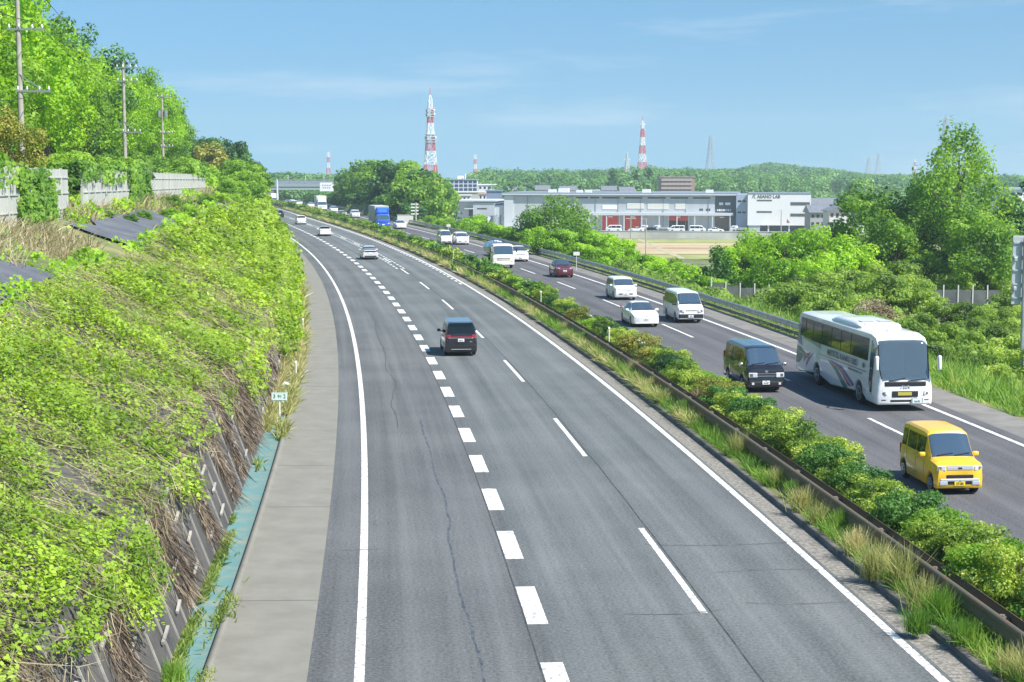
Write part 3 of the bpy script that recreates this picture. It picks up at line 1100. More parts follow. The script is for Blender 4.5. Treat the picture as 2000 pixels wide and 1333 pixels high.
for d in np.arange(300, 520, 4.2):
    P = rp(d, 16.8 + rng.uniform(-.4, .6))
    plant(hb, float(P[0]), float(P[1]), rng.uniform(.85, 1.2), label=HB, group='dark hedge bushes behind the guard rail')

# trees and bushes on the right
def put(pr, px, d, h, base, label, group=None, sz=None):
    q = at(px, 400, d)
    return plant(pr, q.x, d, h / base, label=label, group=group, sz=sz)


p = tree('', 'tree', G_mid, 201, 15.4, 4.8, 104, 220, .21, 'tall', 0.06, name='tall_tree', rmin=.15, rmax=.27)
put(p, 1876, 142, 15.6, 15.4, 'tallest leafy tree, rising to an open pointed top at the right')
p = tree('', 'tree', G_dark, 202, 10, 4.2, 54, 240, .23, name='shade_tree', clear=0.1, rmin=.2, rmax=.34)
put(p, 1792, 149, 10.2, 10, 'dense dark tree just left of the tallest tree')
put(p, 1966, 150, 9.0, 10, 'dense dark tree just right of the tallest tree, behind the large sign')
put(p, 2040, 152, 10.5, 10, 'dense dark tree at the far right edge')
p = tree('', 'tree', G_mid, 203, 10, 4.0, 50, 240, .23, name='leafy_tree', clear=0.08, rmin=.2, rmax=.34)
put(p, 1706, 146, 10.0, 10, 'rounded green tree right of the grey roofed houses')
put(p, 1748, 140, 7.6, 10, 'shorter green tree in front of the rounded green tree')
put(p, 1915, 136, 8.0, 10, 'green tree in front of the tallest tree, behind the low fence')
p = tree('', 'tree', G_lime, 204, 6.5, 3.1, 46, 240, .18, name='lime_tree', clear=0.02, rmin=.2, rmax=.34)
LTG = 'lime green trees below the white office block'
LTL = 'lime green bushy tree in the clump below the white office block'
for px, d, h in ((1452, 140, 5.4), (1487, 143, 6.3), (1532, 137, 6.6), (1572, 145, 6.6), (1612, 138, 6.4), (1646, 145, 6.4), (1668, 137, 5.2), (1508, 134, 4.6), (1590, 133, 4.6)):
    put(p, px, d, h, 6.5, LTL, LTG)
p = tree('dark conifer with drooping layered boughs beside the brown fields', 'conifer', G_dark, 205, 5.4, 2.2, 60, 70, .2, 'cone', 0.0, name='conifer', rmin=.2, rmax=.32)
put(p, 1402, 136, 5.4, 5.4, None)
p = tree('', 'tree', G_mid, 206, 8, 4.7, 90, 150, .24, name='round_tree', clear=0.0, rmin=.22, rmax=.36)
put(p, 1085, 212, 8.0, 8, 'broad round dark tree in front of the grey warehouse')
p = tree('', 'bush', G_verge, 207, 3.4, 2.0, 30, 190, .15, name='verge_bush', clear=0.0, r0=.06)
p_d = tree('', 'bush', G_dark, 210, 3.4, 2.0, 26, 120, .18, name='shade_bush', clear=0.0, r0=.06)
for px, d, h in ((1690, 143, 4), (1735, 146, 4.4), (1780, 143, 4.2), (1825, 146, 4.6), (1868, 148, 4.4), (1905, 144, 4.2), (1945, 147, 4.6), (1985, 143, 4.2), (2030, 146, 4.4), (1640, 150, 4)):
    put(p_d, px, d, h, 3.4, 'dark bush at the feet of the tall trees behind the low fence', 'dark bushes behind the low fence')
VBL = 'green bush on the verge beyond the right guard rail'
VBG = 'bushes on the verge beyond the right guard rail'
for px, d, h in ((1545, 113, 3.2), (1585, 110, 3.4), (1625, 108, 3.3), (1660, 112, 3.0), (1610, 101, 2.6), (1690, 100, 2.4), (1740, 104, 2.5), (1800, 96, 2.6), (1850, 92, 2.4), (1900, 88, 2.2), (1955, 92, 2.2), (1925, 98, 1.7), (1870, 101, 1.8), (1990, 84, 2.4), (2030, 80, 2.5), (1560, 126, 3.0), (1590, 124, 3.3), (1620, 125, 3.4), (1660, 124, 3.6), (1695, 125, 3.3), (1730, 122, 3.6), (1765, 124, 3.4), (1800, 122, 3.0), (1990, 122, 3.0), (1700, 136, 3.4), (1760, 137, 3.6), (1830, 138, 3.6), (1880, 136, 3.4), (1930, 138, 3.6), (1990, 137, 3.4), (1830, 84, 1.9), (1960, 78, 1.7), (1770, 92, 2.0), (1925, 112, 1.9), (1960, 108, 2.0), (1890, 115, 2.0), (1995, 110, 2.0), (1850, 116, 2.2), (1950, 118, 1.7), (1980, 103, 1.9), (2020, 114, 2.2), (1910, 105, 1.8), (2060, 90, 2.8)):
    put(p, px, d, h, 3.4, VBL, VBG)
p = tree('', 'bush', G_lime, 208, 3.4, 2.1, 30, 170, .18, name='verge_bush', clear=0.0, r0=.06)
for px, d, h in ((1120, 196, 4.4), (1150, 190, 4.8), (1178, 186, 4.6), (1205, 180, 4.0), (1230, 176, 3.2), (1262, 168, 2.8), (1290, 160, 2.6), (1330, 150, 2.8), (1360, 146, 2.6), (1100, 205, 3.4), (1040, 206, 3.4), (1010, 214, 3.2),
                 (985, 222, 3.0), (955, 232, 2.8), (938, 262, 4.4), (920, 250, 3.0), (900, 258, 2.6), (880, 262, 2.4), (1075, 190, 3.4), (1170, 172, 2.8), (1140, 178, 3.0), (1225, 162, 2.4), (1380, 134, 2.4),
                 (860, 275, 2.2), (842, 285, 2.2)):
    put(p, px, d, h, 3.4, 'light green bush on the verge beyond the right guard rail', VBG)
p = tree('withered brown bush on the verge behind the coach', 'bush', G_dry, 209, 3.0, 2.0, 40, 420, .07, name='withered_bush', clear=0.0, r0=.06)
put(p, 1722, 103, 3.0, 3.0, None)

# ------------------------------------------------------------------ shrubs and grass tufts of the median
SG = 'shrubs of the planted median strip'
def shrub_proto(seed, mt, nb, per, leaf, lb):
    t = tree(lb, 'shrub', mt, seed, 1.35, 0.98, nb, per, leaf, name='median_shrub', clear=-0.08, r0=.035, rmin=.22, rmax=.4)
    return t


SL = ('rounded yellow green shrub in the planted median strip', 'dark green shrub in the planted median strip', 'dull olive brown shrub in the planted median strip')
near = [(shrub_proto(300 + i, (G_shrub, G_shrub, G_mid, G_dark, G_brown)[i], 34, 230, .055, SL[(0, 0, 0, 1, 2)[i]]), SL[(0, 0, 0, 1, 2)[i]]) for i in range(5)]
farp = [(shrub_proto(320 + i, (G_shrub, G_mid, G_dark, G_brown)[i], 16, 34, .17, SL[(0, 0, 1, 2)[i]]), SL[(0, 0, 1, 2)[i]]) for i in range(4)]
t = 24.0
while t < 118:
    gap = 66.5 < t < 68 or 82 < t < 86 or 98 < t < 101 or 106 < t < 108
    if not gap:
        u = 3.3 + rng.uniform(-.25, .25)
        P = rp(t, u, 0.12)
        i = int(rng.choice(5, p=[.36, .27, .2, .16, .01] if t < 78 else [.28, .2, .2, .27, .05]))
        if 63.5 < t < 66:
            i = 4
        plant(near[i][0], float(P[0]), float(P[1]), rng.uniform(.78, 1.08), z=float(P[2]), label=near[i][1], group=SG, sz=rng.uniform(.85, 1.1))
    t += rng.uniform(1.0, 1.45) if t < 78 else rng.uniform(1.5, 2.8)
while t < 560:
    u = 3.0 + rng.uniform(-.4, .5)
    P = rp(t, u, 0.1)
    i = int(rng.choice(4, p=[.34, .34, .27, .05]))
    if fnoise(t * .06, 0 * t, 15) > 0.3:
        plant(farp[i][0], float(P[0]), float(P[1]), rng.uniform(.75, 1.2) * (1.2 if t > 300 else 1), z=float(P[2]), label=farp[i][1], group=SG)
    t += rng.uniform(1.7, 3.2) if t < 300 else rng.uniform(2.6, 4.5)


def tuft(seed, n, L, m, lb):
    r = np.random.default_rng(seed)
    P = np.stack([r.normal(0, .12, n), r.normal(0, .12, n), 0 * r.random(n)], -1)
    a = r.uniform(0, 6.28, n); s = np.abs(r.normal(0, .38, n))
    D = np.stack([np.cos(a) * s, np.sin(a) * s, np.ones(n)], -1)
    t = link('grass_tuft', np_mesh('grass_tuft', *blades(P, D, L * .8 * r.uniform(.45, 1.1, n), 0.017, r)), m)
    return tag(t, lb, 'grass tuft', 'tall grass tufts along the median guard rail')


TL = ('tall straw coloured grass tuft between the kerb and the median guard rail', 'green grass tuft between the kerb and the median guard rail')
tp = [tuft(400, 260, 1.25, G_tuft, TL[0]), tuft(401, 420, .95, G_grass, TL[1]), tuft(402, 340, 1.0, G_tuft, TL[0])]
for j, (px, py, i, s) in enumerate(((1437, 892, 0, .95), (1452, 885, 0, .8), (1510, 950, 2, .8), (1560, 1000, 2, 1), (1590, 1025, 0, .7), (1625, 1040, 1, .9), (1690, 1130, 0, 1.05), (1745, 1150, 0, 1.1), (1780, 1190, 2, 1.05), (1815, 1215, 1, 1.1),
                                    (1860, 1260, 1, .8), (1950, 1322, 2, .8), (1985, 1345, 0, .9), (1240, 735, 0, .85), (1268, 765, 2, .9), (1290, 790, 2, .9), (1330, 812, 1, .9), (1545, 975, 1, .8), (1715, 1120, 2, .9), (1655, 1085, 2, 1), (1770, 1235, 1, .8), (1100, 650, 2, .9), (1140, 672, 1, 1))):
    q = at(px, py, 10.0)
    k = (CAM_H - 0.13) / (CAM_H - q.z)
    loc = (q.x * k + (.22 if px > 1600 else .08), 10 * k, 0.12)
    if j in (0, 2, 5):
        o = tp[i]; o.location = loc; o.scale = (s, s, s)
    else:
        copy_thing(tp[i], loc, j * 1.3, None, None, s)
dg = tuft(410, 500, .95, G_bark, '')
tag(dg, 'withered reddish brown shrub leaning over the median guard rail', 'shrub')
dg.name = 'withered_shrub'
P = rp(64.8, 2.6, .1); dg.location = P; dg.scale = (1.6, 1.6, 1.25)

# weed bush in the channel, bottom of the picture
wb = tuft(420, 420, .6, G_grass, ''); wb.name = 'weed_clump'
tag(wb, 'bushy green weed clump standing in the teal drain channel', 'weed'); del wb['group']
wb.location = rp(31.4, -14.75, -.05); wb.scale = (1.15, 1.15, .95)

# ------------------------------------------------------------------ guard rails
m_galv = mat('galvanised_steel', lin(150, 154, 158), 0.45, lin(182, 184, 186), 1.4, 5, metal=0.6)
m_rust = mat('rusty_beam', lin(112, 106, 88), 0.7, lin(142, 108, 82), 1.6, 7, 0.45, 0.8, metal=0.25, bump=0.1)
m_post = mat('rail_post', lin(112, 106, 96), 0.75, lin(140, 122, 100), 3.0, 5, metal=0.2)


def sweep(name, prof, t0, t1, step, m, parent):
    ts = np.arange(t0, t1 + .01, step)
    V = np.stack([rp(ts, u, z) for u, z in prof], 1)
    n, k = len(ts), len(prof)
    idx = np.arange(n * k).reshape(n, k)
    nx = np.roll(idx, -1, 1)
    F = np.stack([idx[:-1], nx[:-1], nx[1:], idx[1:]], -1).reshape(-1, 4)
    return link(name, np_mesh(name, V.reshape(-1, 3), F), m, parent)


def wbeam(u, z, s, h=0.34):
    """closed W profile facing side s"""
    a = [(0, -.5), (.05, -.42), (.08, -.28), (.03, -.1), (0.03, .1), (.08, .28), (.05, .42), (0, .5)]
    o = [(u + s * x, z + y * h) for x, y in a]
    return o + [(p - s * 0.012, q) for p, q in o[::-1]]


r = thing('guard_rail', 'rusty double sided guard rail running along the planted median', 'guard rail')
sweep('beam', wbeam(1.68, .62, -1, .4), 22, 470, 2, m_rust, r)
sweep('beam', wbeam(1.98, .62, 1, .4), 22, 470, 2, m_rust, r)
pm = MB(); pm.tube([(0, 0, -.2), (0, 0, .64)], .057, 8); pm.box(-.15, .15, -.04, .04, .42, .6)
pmesh = pm.mesh('rail_post', 40)
for i in range(98):
    t = 24 + 4.0 * i
    o = link('post', pmesh, m_post, r)
    o.location = rp(t, 1.83, 0.12); o.rotation_euler = (0, 0, head(t))
r = thing('guard_rail', 'galvanised guard rail along the right hand shoulder behind the vans', 'guard rail')
sweep('beam', wbeam(14.78, .66, -1, .36), 80, 620, 2.5, m_galv, r)
sweep('lower_beam', wbeam(14.8, .22, -1, .24), 80, 620, 2.5, mat('weathered_steel', lin(104, 104, 98), .8, lin(140, 138, 128), 1.2, 6, metal=.2), r)
pm = MB(); pm.tube([(0, 0, -.4), (0, 0, .86)], .06, 8)
pmesh = pm.mesh('rail_post', 40)
for i in range(98):
    t = 81 + 4.0 * i
    o = link('post', pmesh, m_galv, r)
    o.location = rp(t, 14.93, 0.0)

# ------------------------------------------------------------------ fences
m_pan = mat('fence_panel', lin(158, 159, 153), 0.85, lin(200, 200, 192), 0.9, 8, 0.25, 0.75, stretch=(1, 1, .35))
m_pan2 = mat('fence_panel_dark', lin(78, 84, 84), 0.8, lin(104, 108, 106), 1.2, 5)
m_fpost = mat('fence_post', lin(188, 188, 182), 0.7, lin(206, 206, 200), 3, 3)
fl = thing('panel_fence', 'pale grey panel fence, partly overgrown, at the foot of the wood on the left', 'fence')
L_ = math.hypot(FENCE_B[0] - FENCE_A[0], FENCE_B[1] - FENCE_A[1])
n = 50
for i in range(n):
    ya = FENCE_A[1] + (FENCE_B[1] - FENCE_A[1]) * i / n
    yb = FENCE_A[1] + (FENCE_B[1] - FENCE_A[1]) * (i + 1) / n
    xa, xb = float(fence_x(ya)), float(fence_x(yb))
    if 14 <= i <= 15:
        continue
    za, zb = 7.7 - .006 * (ya - 53), 7.7 - .006 * (yb - 53)
    top = 2.25
    pn = MB()
    d = Vector((xb - xa, yb - ya, 0)).normalized()
    pn.prism([(xa + d.x * .05, ya + d.y * .05, za - .9), (xb - d.x * .05, yb - d.y * .05, zb - .9), (xb - d.x * .05, yb - d.y * .05, zb + top), (xa + d.x * .05, ya + d.y * .05, za + top)], (-d.y * .06, d.x * .06, 0))
    for z in (.35, 1.1, 1.85):
        pn.bar((xa + d.x * .06 + d.y * .02, ya + d.y * .06 - d.x * .02, za + z), (xb - d.x * .06 + d.y * .02, yb - d.y * .06 - d.x * .02, zb + z), .05)
    pn.build('panel', m_pan, fl)
    po = MB(); po.box(-.06, .06, -.06, .06, -.9, top + .05)
    o = po.build('post', m_pan, fl); o.location = (xa, ya, za)

parts = []
for i, (ya, yb, dens) in enumerate(((56, 68, 15), (68.5, 76.5, 190), (84, 99, 25), (101, 112, 110), (140, 152, 20))):
    q = int((yb - ya) * dens * 2)
    y = rng.uniform(ya, yb, q)
    hgt = rng.random(q) * (2.3 if dens > 100 else 1.0) + (0 if dens > 50 else 1.6)
    ok = fnoise(y * 1.1, hgt * .9, 99) > 0.42
    y, hgt = y[ok], hgt[ok]
    x = fence_x(y)
    P = np.stack([x, y, ground(x, y) + hgt], -1) + np.array([0.12, -0.02, 0]) + rng.normal(0, .07, (len(y), 3)) + np.array([.1, 0, 0]) * rng.random((len(y), 1))
    s = 0.17 * rng.uniform(.6, 1.4, len(y)) * np.where(y > 95, 1.4, 1)
    parts.append(leaves(P, np.array([.8, -.5, .45]) + rng.normal(0, .5, P.shape), s * 1.2, s))
link('ivy', np_mesh('ivy', *join(parts)), G_mid, kind='stuff')

fr = thing('panel_fence', 'low grey panel fence with white posts in front of the trees on the right', 'fence')
pm = MB(); pm.box(-.05, .05, -.05, .05, -.5, 2.1); pm = pm.mesh('fence_post')
xs = np.arange(16.0, 52, 1.15)
for i, x in enumerate(xs):
    y = 130 - 0.05 * (x - 16)
    z = gz(x, y)
    o = link('post', pm, m_fpost, fr); o.location = (x, y, z)
    if i < len(xs) - 1:
        x2 = xs[i + 1]
        pn = MB(); pn.box(x + .06, x2 - .06, y - .06, y - .01, z - .1, z + 1.7)
        pn.build('panel', m_pan2, fr)

# ------------------------------------------------------------------ poles and wires
m_pole = mat('pole_concrete', lin(150, 146, 138), 0.85, lin(172, 168, 158), 2, 4)
m_steel = mat('pole_steel', lin(150, 154, 158), 0.5, metal=0.5)
m_porc = mat('porcelain', lin(226, 226, 222), 0.3)
m_wire = mat('wire', lin(58, 60, 62), 0.6)


def pole(px, d, ytop, ybase, label, arms, brace=True, box_=False):
    top = at(px, ytop, d)
    zb = gz(top.x, d)
    h = top.z - zb
    t = thing('utility_pole', label, 'utility pole', (top.x, d, zb), R(6), 'utility poles in front of the wood')
    mb = MB(); mb.tube([(0, 0, -.4), (0, 0, h)], [.19, .11], 10); mb.build('pole', m_pole, t, smooth=40)
    for k, (dz, w, sh) in enumerate(arms):
        a = MB(); a.box(sh - w / 2, sh + w / 2, -.16, -.08, h - dz - .05, h - dz + .05)
        if k >= 2 and brace:
            a.bar((0, -.13, h - dz + .9), (sh + w * .3, -.13, h - dz), .05)
        ar = a.build('crossarm', m_steel, t)
        for s in (-.45, -.18, .18, .45):
            ins = MB(); x = sh + s * w * .98
            ins.tube([(x, -.12, h - dz + .05), (x, -.12, h - dz + .12), (x, -.12, h - dz + .2), (x, -.12, h - dz + .27)], [.03, .06, .05, .03], 7)
            ins.build('insulator', m_porc, ar)
    if box_:
        for k, s in enumerate((-1, 1)):
            b = MB(); b.tube([(s * .4, -.1, h - 2.9), (s * .4, -.1, h - 2.1)], .24, 10); b.build('transformer', m_steel, t, smooth=40)
    return t, top


P1, t1 = pole(33, 86, -22, 210, 'nearest concrete utility pole with crossarms, at the left edge', ((.35, 1.9, .35), (2.1, 1.9, .4), (5.3, 1.8, .7)))
P2, t2 = pole(240, 140, 120, 325, 'second utility pole, between the nearest and the one with transformers', ((.55, 1.8, .3), (1.7, 1.8, .35), (6.0, 1.6, .6)))
P3, t3 = pole(316, 205, 183, 325, 'utility pole with transformers at the end of the wood', ((.4, 1.8, .3), (4.9, 1.6, .5), (6.6, 1.6, .5)), box_=True)
P4, t4 = pole(378, 330, 252, 345, 'farthest slim utility pole beside the grove', ((.4, 2.4, .2), (2.2, 1.6, .2), (4.5, 2.0, .3)), box_=True)
for dz, off in ((.12, -.5), (.12, 1.15), (1.75, 1.0), (5.6, .6)):
    w = MB()
    pts = []
    for A, B in ((Vector((t1.x + 10, t1.y - 60, t1.z)), t1), (t1, t2), (t2, t3), (t3, t4)):
        for f in np.linspace(0, 1, 9)[:-1]:
            p = A.lerp(B, f); p.z -= dz + 1.1 * 4 * f * (1 - f); p.x += off; p.y -= .12
            pts.append(p)
    w.tube(pts, .018, 4)
    o = w.build('overhead_wire', m_wire)
    tag(o, 'thin dark overhead wire slung between the utility poles', 'wire', 'overhead wires on the utility poles')

# roadside posts and signs
m_sg = mat('sign_green', lin(214, 232, 226), 0.5)
m_sgt = mat('sign_text', lin(70, 120, 110), 0.6)
m_wp = mat('white_post', lin(222, 222, 216), 0.5)


def text(body, size, m, parent, loc, rot, name='lettering', ext=0.004, align='CENTER', sx=1.0, bold=0.0):
    cu = bpy.data.curves.new(name, 'FONT')
    cu.body = body
    cu.size = size
    cu.extrude = ext
    cu.offset = bold
    cu.align_x = align
    cu.align_y = 'CENTER'
    tmp = bpy.data.objects.new(name, cu)
    me = bpy.data.meshes.new_from_object(tmp)
    bpy.data.objects.remove(tmp)
    me.materials.clear()
    me.polygons.foreach_set('material_index', [0] * len(me.polygons))
    o = link(name, me, m)
    o.location = loc
    o.rotation_euler = rot
    o.scale = (sx, 1, 1)
    o.parent = parent
    return o


k = thing('distance_sign', 'small white and green distance post sign standing over the teal drain channel', 'sign', tuple(rp(63.2, -14.35, -.08)), 0)
mb = MB(); mb.tube([(0, 0, 0), (0, 0, 1.02)], .03, 8); mb.build('post', m_wp, k)
mb = MB(); mb.cbox((0, -.035, 1.18), (.6, .02, .32), .008); mb.build('panel', m_sg, k)
mb = MB()
for z in (1.035, 1.325):
    mb.box(-.29, .29, -.049, -.046, z - .006, z + .006)
mb.build('border', m_sgt, k)
text('3', .21, m_sgt, k, (-.19, -.047, 1.18), (R(90), 0, 0), bold=.004)
text('96', .17, m_sgt, k, (0.02, -.047, 1.18), (R(90), 0, 0), bold=.004)
text('2', .21, m_sgt, k, (.2, -.047, 1.18), (R(90), 0, 0), bold=.004)


def delineator(t, u, z, label, group=None, h=.9):
    o = thing('delineator', label, 'marker post', tuple(rp(t, u, z)), head(t), group)
    mb = MB(); mb.tube([(0, 0, 0), (0, 0, h)], .03, 8); mb.build('post', m_wp, o)
    mb = MB(); mb.tube([(0, -.02, h + .04), (0, .02, h + .04)], .06, 14); mb.build('reflector', mat('reflector', lin(240, 240, 225), .2), o)
    return o


delineator(76, -14.1, 0, 'round topped white marker post beside the drain, behind the distance sign')
delineator(98, -14.1, 0, 'round topped white marker post in weeds near the far end of the drain')
for i, t in enumerate((86.5, 112.8, 140, 168)):
    delineator(t, 2.35, .15, 'slim white marker post among the median shrubs', 'marker posts in the median', 1.15)
m_lit = mat('litter', lin(226, 222, 204), .8)
for i, (t, u) in enumerate(((73.5, -14.5), (57, -15.2))):
    mb = MB()
    mb.tube([(-.16, 0, .05), (-.05, .02, .12), (.1, 0, .1), (.2, -.02, .04)], [.04, .11, .08, .02], 7)
    o = mb.build('plastic_bag', m_lit, smooth=60); o.location = rp(t, u, .12 if i == 0 else .5); o.rotation_euler = (0, 0, i)
    tag(o, ('crumpled pale plastic bag lying in the drain behind the distance sign', 'crumpled pale scrap on the slope beside the distance sign')[i], 'litter')
for i, (px, py, d, lb) in enumerate(((1126, 496, 160, 'small white plate on a post beyond the rail, left of the dark red car'), (876, 441, 250, 'small white plate on a post beyond the rail near the white cars'))):
    q = at(px, py, d)
    o = thing('marker_plate', lb, 'sign', (q.x, d, gz(q.x, d)), 0)
    h = q.z - gz(q.x, d)
    mb = MB(); mb.tube([(0, .03, -.3), (0, .03, h)], .03, 6); mb.build('post', m_wp, o)
    mb = MB(); mb.cbox((0, 0, h), (.62, .03, .36), .01); mb.build('panel', m_wp, o)

# big road sign seen from behind, right edge
m_alu = mat('sign_aluminium', lin(176, 180, 182), 0.42, lin(200, 203, 204), 1.5, 4, metal=0.35)
sg = thing('road_sign', 'back of a large grey road sign at the right edge of the picture', 'sign', (0, 0, 0))
a = at(1979, 461, 80); b = at(1979, 595, 80)
zc, hh = (a.z + b.z) / 2, a.z - b.z
w = 3.0
gzb = gz(a.x + w / 2, 80)
sg.location = (a.x + w / 2, 80, gzb)
zc -= gzb
mb = MB(); mb.cbox((0, .03, zc), (w, .04, hh), .015); mb.build('panel', m_alu, sg)
for i in range(5):
    z = zc - hh / 2 + hh * (i + .5) / 5
    mb = MB(); mb.box(-w / 2 + .04, w / 2 - .04, -.06, .005, z - .04, z + .04); mb.build('stiffener', m_alu, sg)
for x in (-.95, .95):
    mb = MB(); mb.tube([(x, -.16, -.4), (x, -.16, zc + hh / 2 - .1)], .09, 10); mb.build('post', m_galv, sg, smooth=40)
for x in (-1.38, ):
    for z in (zc + .55, zc - .9):
        mb = MB(); mb.cbox((x, -.1, z), (.16, .16, .2), .03); mb.build('clamp', m_alu, sg)
# ------------------------------------------------------------------ vehicles
def paint(name, c, rough=0.32, coat=0.6, metal=0.0):
    return mat(name, c, rough, coat=coat, metal=metal, spec=0.5)


m_glass = mat('car_glass', (0.045, 0.066, 0.08), 0.03, spec=1.0, coat=1.0)
m_glass.node_tree.nodes['Principled BSDF'].inputs['IOR'].default_value = 1.9
m_tint = mat('tinted_glass', (0.006, 0.008, 0.008), 0.05, spec=0.6)
m_tyre = mat('tyre', (0.016, 0.016, 0.017), 0.85)
m_rim = mat('alloy_rim', (0.5, 0.51, 0.52), 0.32, metal=0.8)
m_well = mat('wheel_well', (0.008, 0.008, 0.009), 0.9)
m_blk = mat('black_trim', (0.018, 0.018, 0.02), 0.5)
m_chr = mat('chrome_trim', (0.62, 0.63, 0.64), 0.18, metal=0.9)
m_lamp = mat('headlamp', (0.62, 0.64, 0.66), 0.12, coat=0.6)
m_lampd = mat('headlamp_inner', (0.12, 0.12, 0.13), 0.2)
m_red = mat('tail_lamp', (0.36, 0.012, 0.02), 0.15, coat=0.6)
m_plw = mat('plate_white', (0.78, 0.78, 0.76), 0.5)
m_ply = mat('plate_yellow', (0.85, 0.62, 0.02), 0.5)
m_plt = mat('plate_text', (0.02, 0.05, 0.03), 0.6)
m_sil = mat('silver_trim', (0.55, 0.57, 0.6), 0.35, metal=0.3)
WH = paint('white_paint', (0.80, 0.80, 0.79))
WH2 = paint('pearl_white', (0.78, 0.78, 0.77))
BK = paint('black_paint', (0.012, 0.012, 0.014), .25, .8)
MR = paint('maroon_black', (0.018, 0.012, 0.018), .25, .8)
YL = paint('yellow_paint', (0.84, 0.50, 0.022))
RD = paint('dark_red_paint', (0.095, 0.008, 0.016), .3, .7)
BL = paint('blue_paint', (0.02, 0.10, 0.55), .35, .4)
CR = paint('cream_white', (0.80, 0.78, 0.68))

WHEELS = {}


def wheel_meshes(r, w):
    if (r, w) in WHEELS:
        return WHEELS[(r, w)]
    mb = MB()
    prof = [(-w / 2, r * .62), (-w / 2 + .01, r * .9), (-w / 2 + .03, r), (w / 2 - .03, r), (w / 2 - .01, r * .9), (w / 2, r * .62)]
    n = 24
    vs = [(x, rr * math.cos(2 * math.pi * k / n), rr * math.sin(2 * math.pi * k / n)) for x, rr in prof for k in range(n)]
    fs = [(i * n + k, i * n + (k + 1) % n, (i + 1) * n + (k + 1) % n, (i + 1) * n + k) for i in range(5) for k in range(n)]
    fs += [tuple(range(n))[::-1], tuple(5 * n + k for k in range(n))]
    mb.add(vs, fs)
    ty_ = mb.mesh('tyre', 40)
    ty_.materials.append(m_tyre)
    mb = MB()
    R0 = r * .66
    for s in (-1, 1):
        x = s * (w / 2 + .004)
        ring = MB()
        prof = [(x - s * .03, R0), (x + s * .012, R0), (x + s * .012, R0 * .86), (x - s * .03, R0 * .82)]
        vs = [(xx, rr * math.cos(2 * math.pi * k / n), rr * math.sin(2 * math.pi * k / n)) for xx, rr in prof for k in range(n)]
        mb.add(vs, [(i * n + k, i * n + (k + 1) % n, (i + 1) * n + (k + 1) % n, (i + 1) * n + k) for i in range(3) for k in range(n)])
        for k in range(7):
            a = 2 * math.pi * k / 7
            mb.bar((x, 0, 0), (x, R0 * .9 * math.cos(a), R0 * .9 * math.sin(a)), R0 * .24, .03)
        mb.tube([(x - .03, 0, 0), (x + .025 * s + .0, 0, 0)], R0 * .26, 10)
    rm = mb.mesh('rim', 40)
    rm.materials.append(m_rim)
    WHEELS[(r, w)] = (ty_, rm)
    return WHEELS[(r, w)]


def wheel(par, x, y, r, w=0.2):
    a, b = wheel_meshes(r, w)
    o = link('wheel', a, None, par)
    o.location = (x, y, r)
    link('rim', b, None, o)


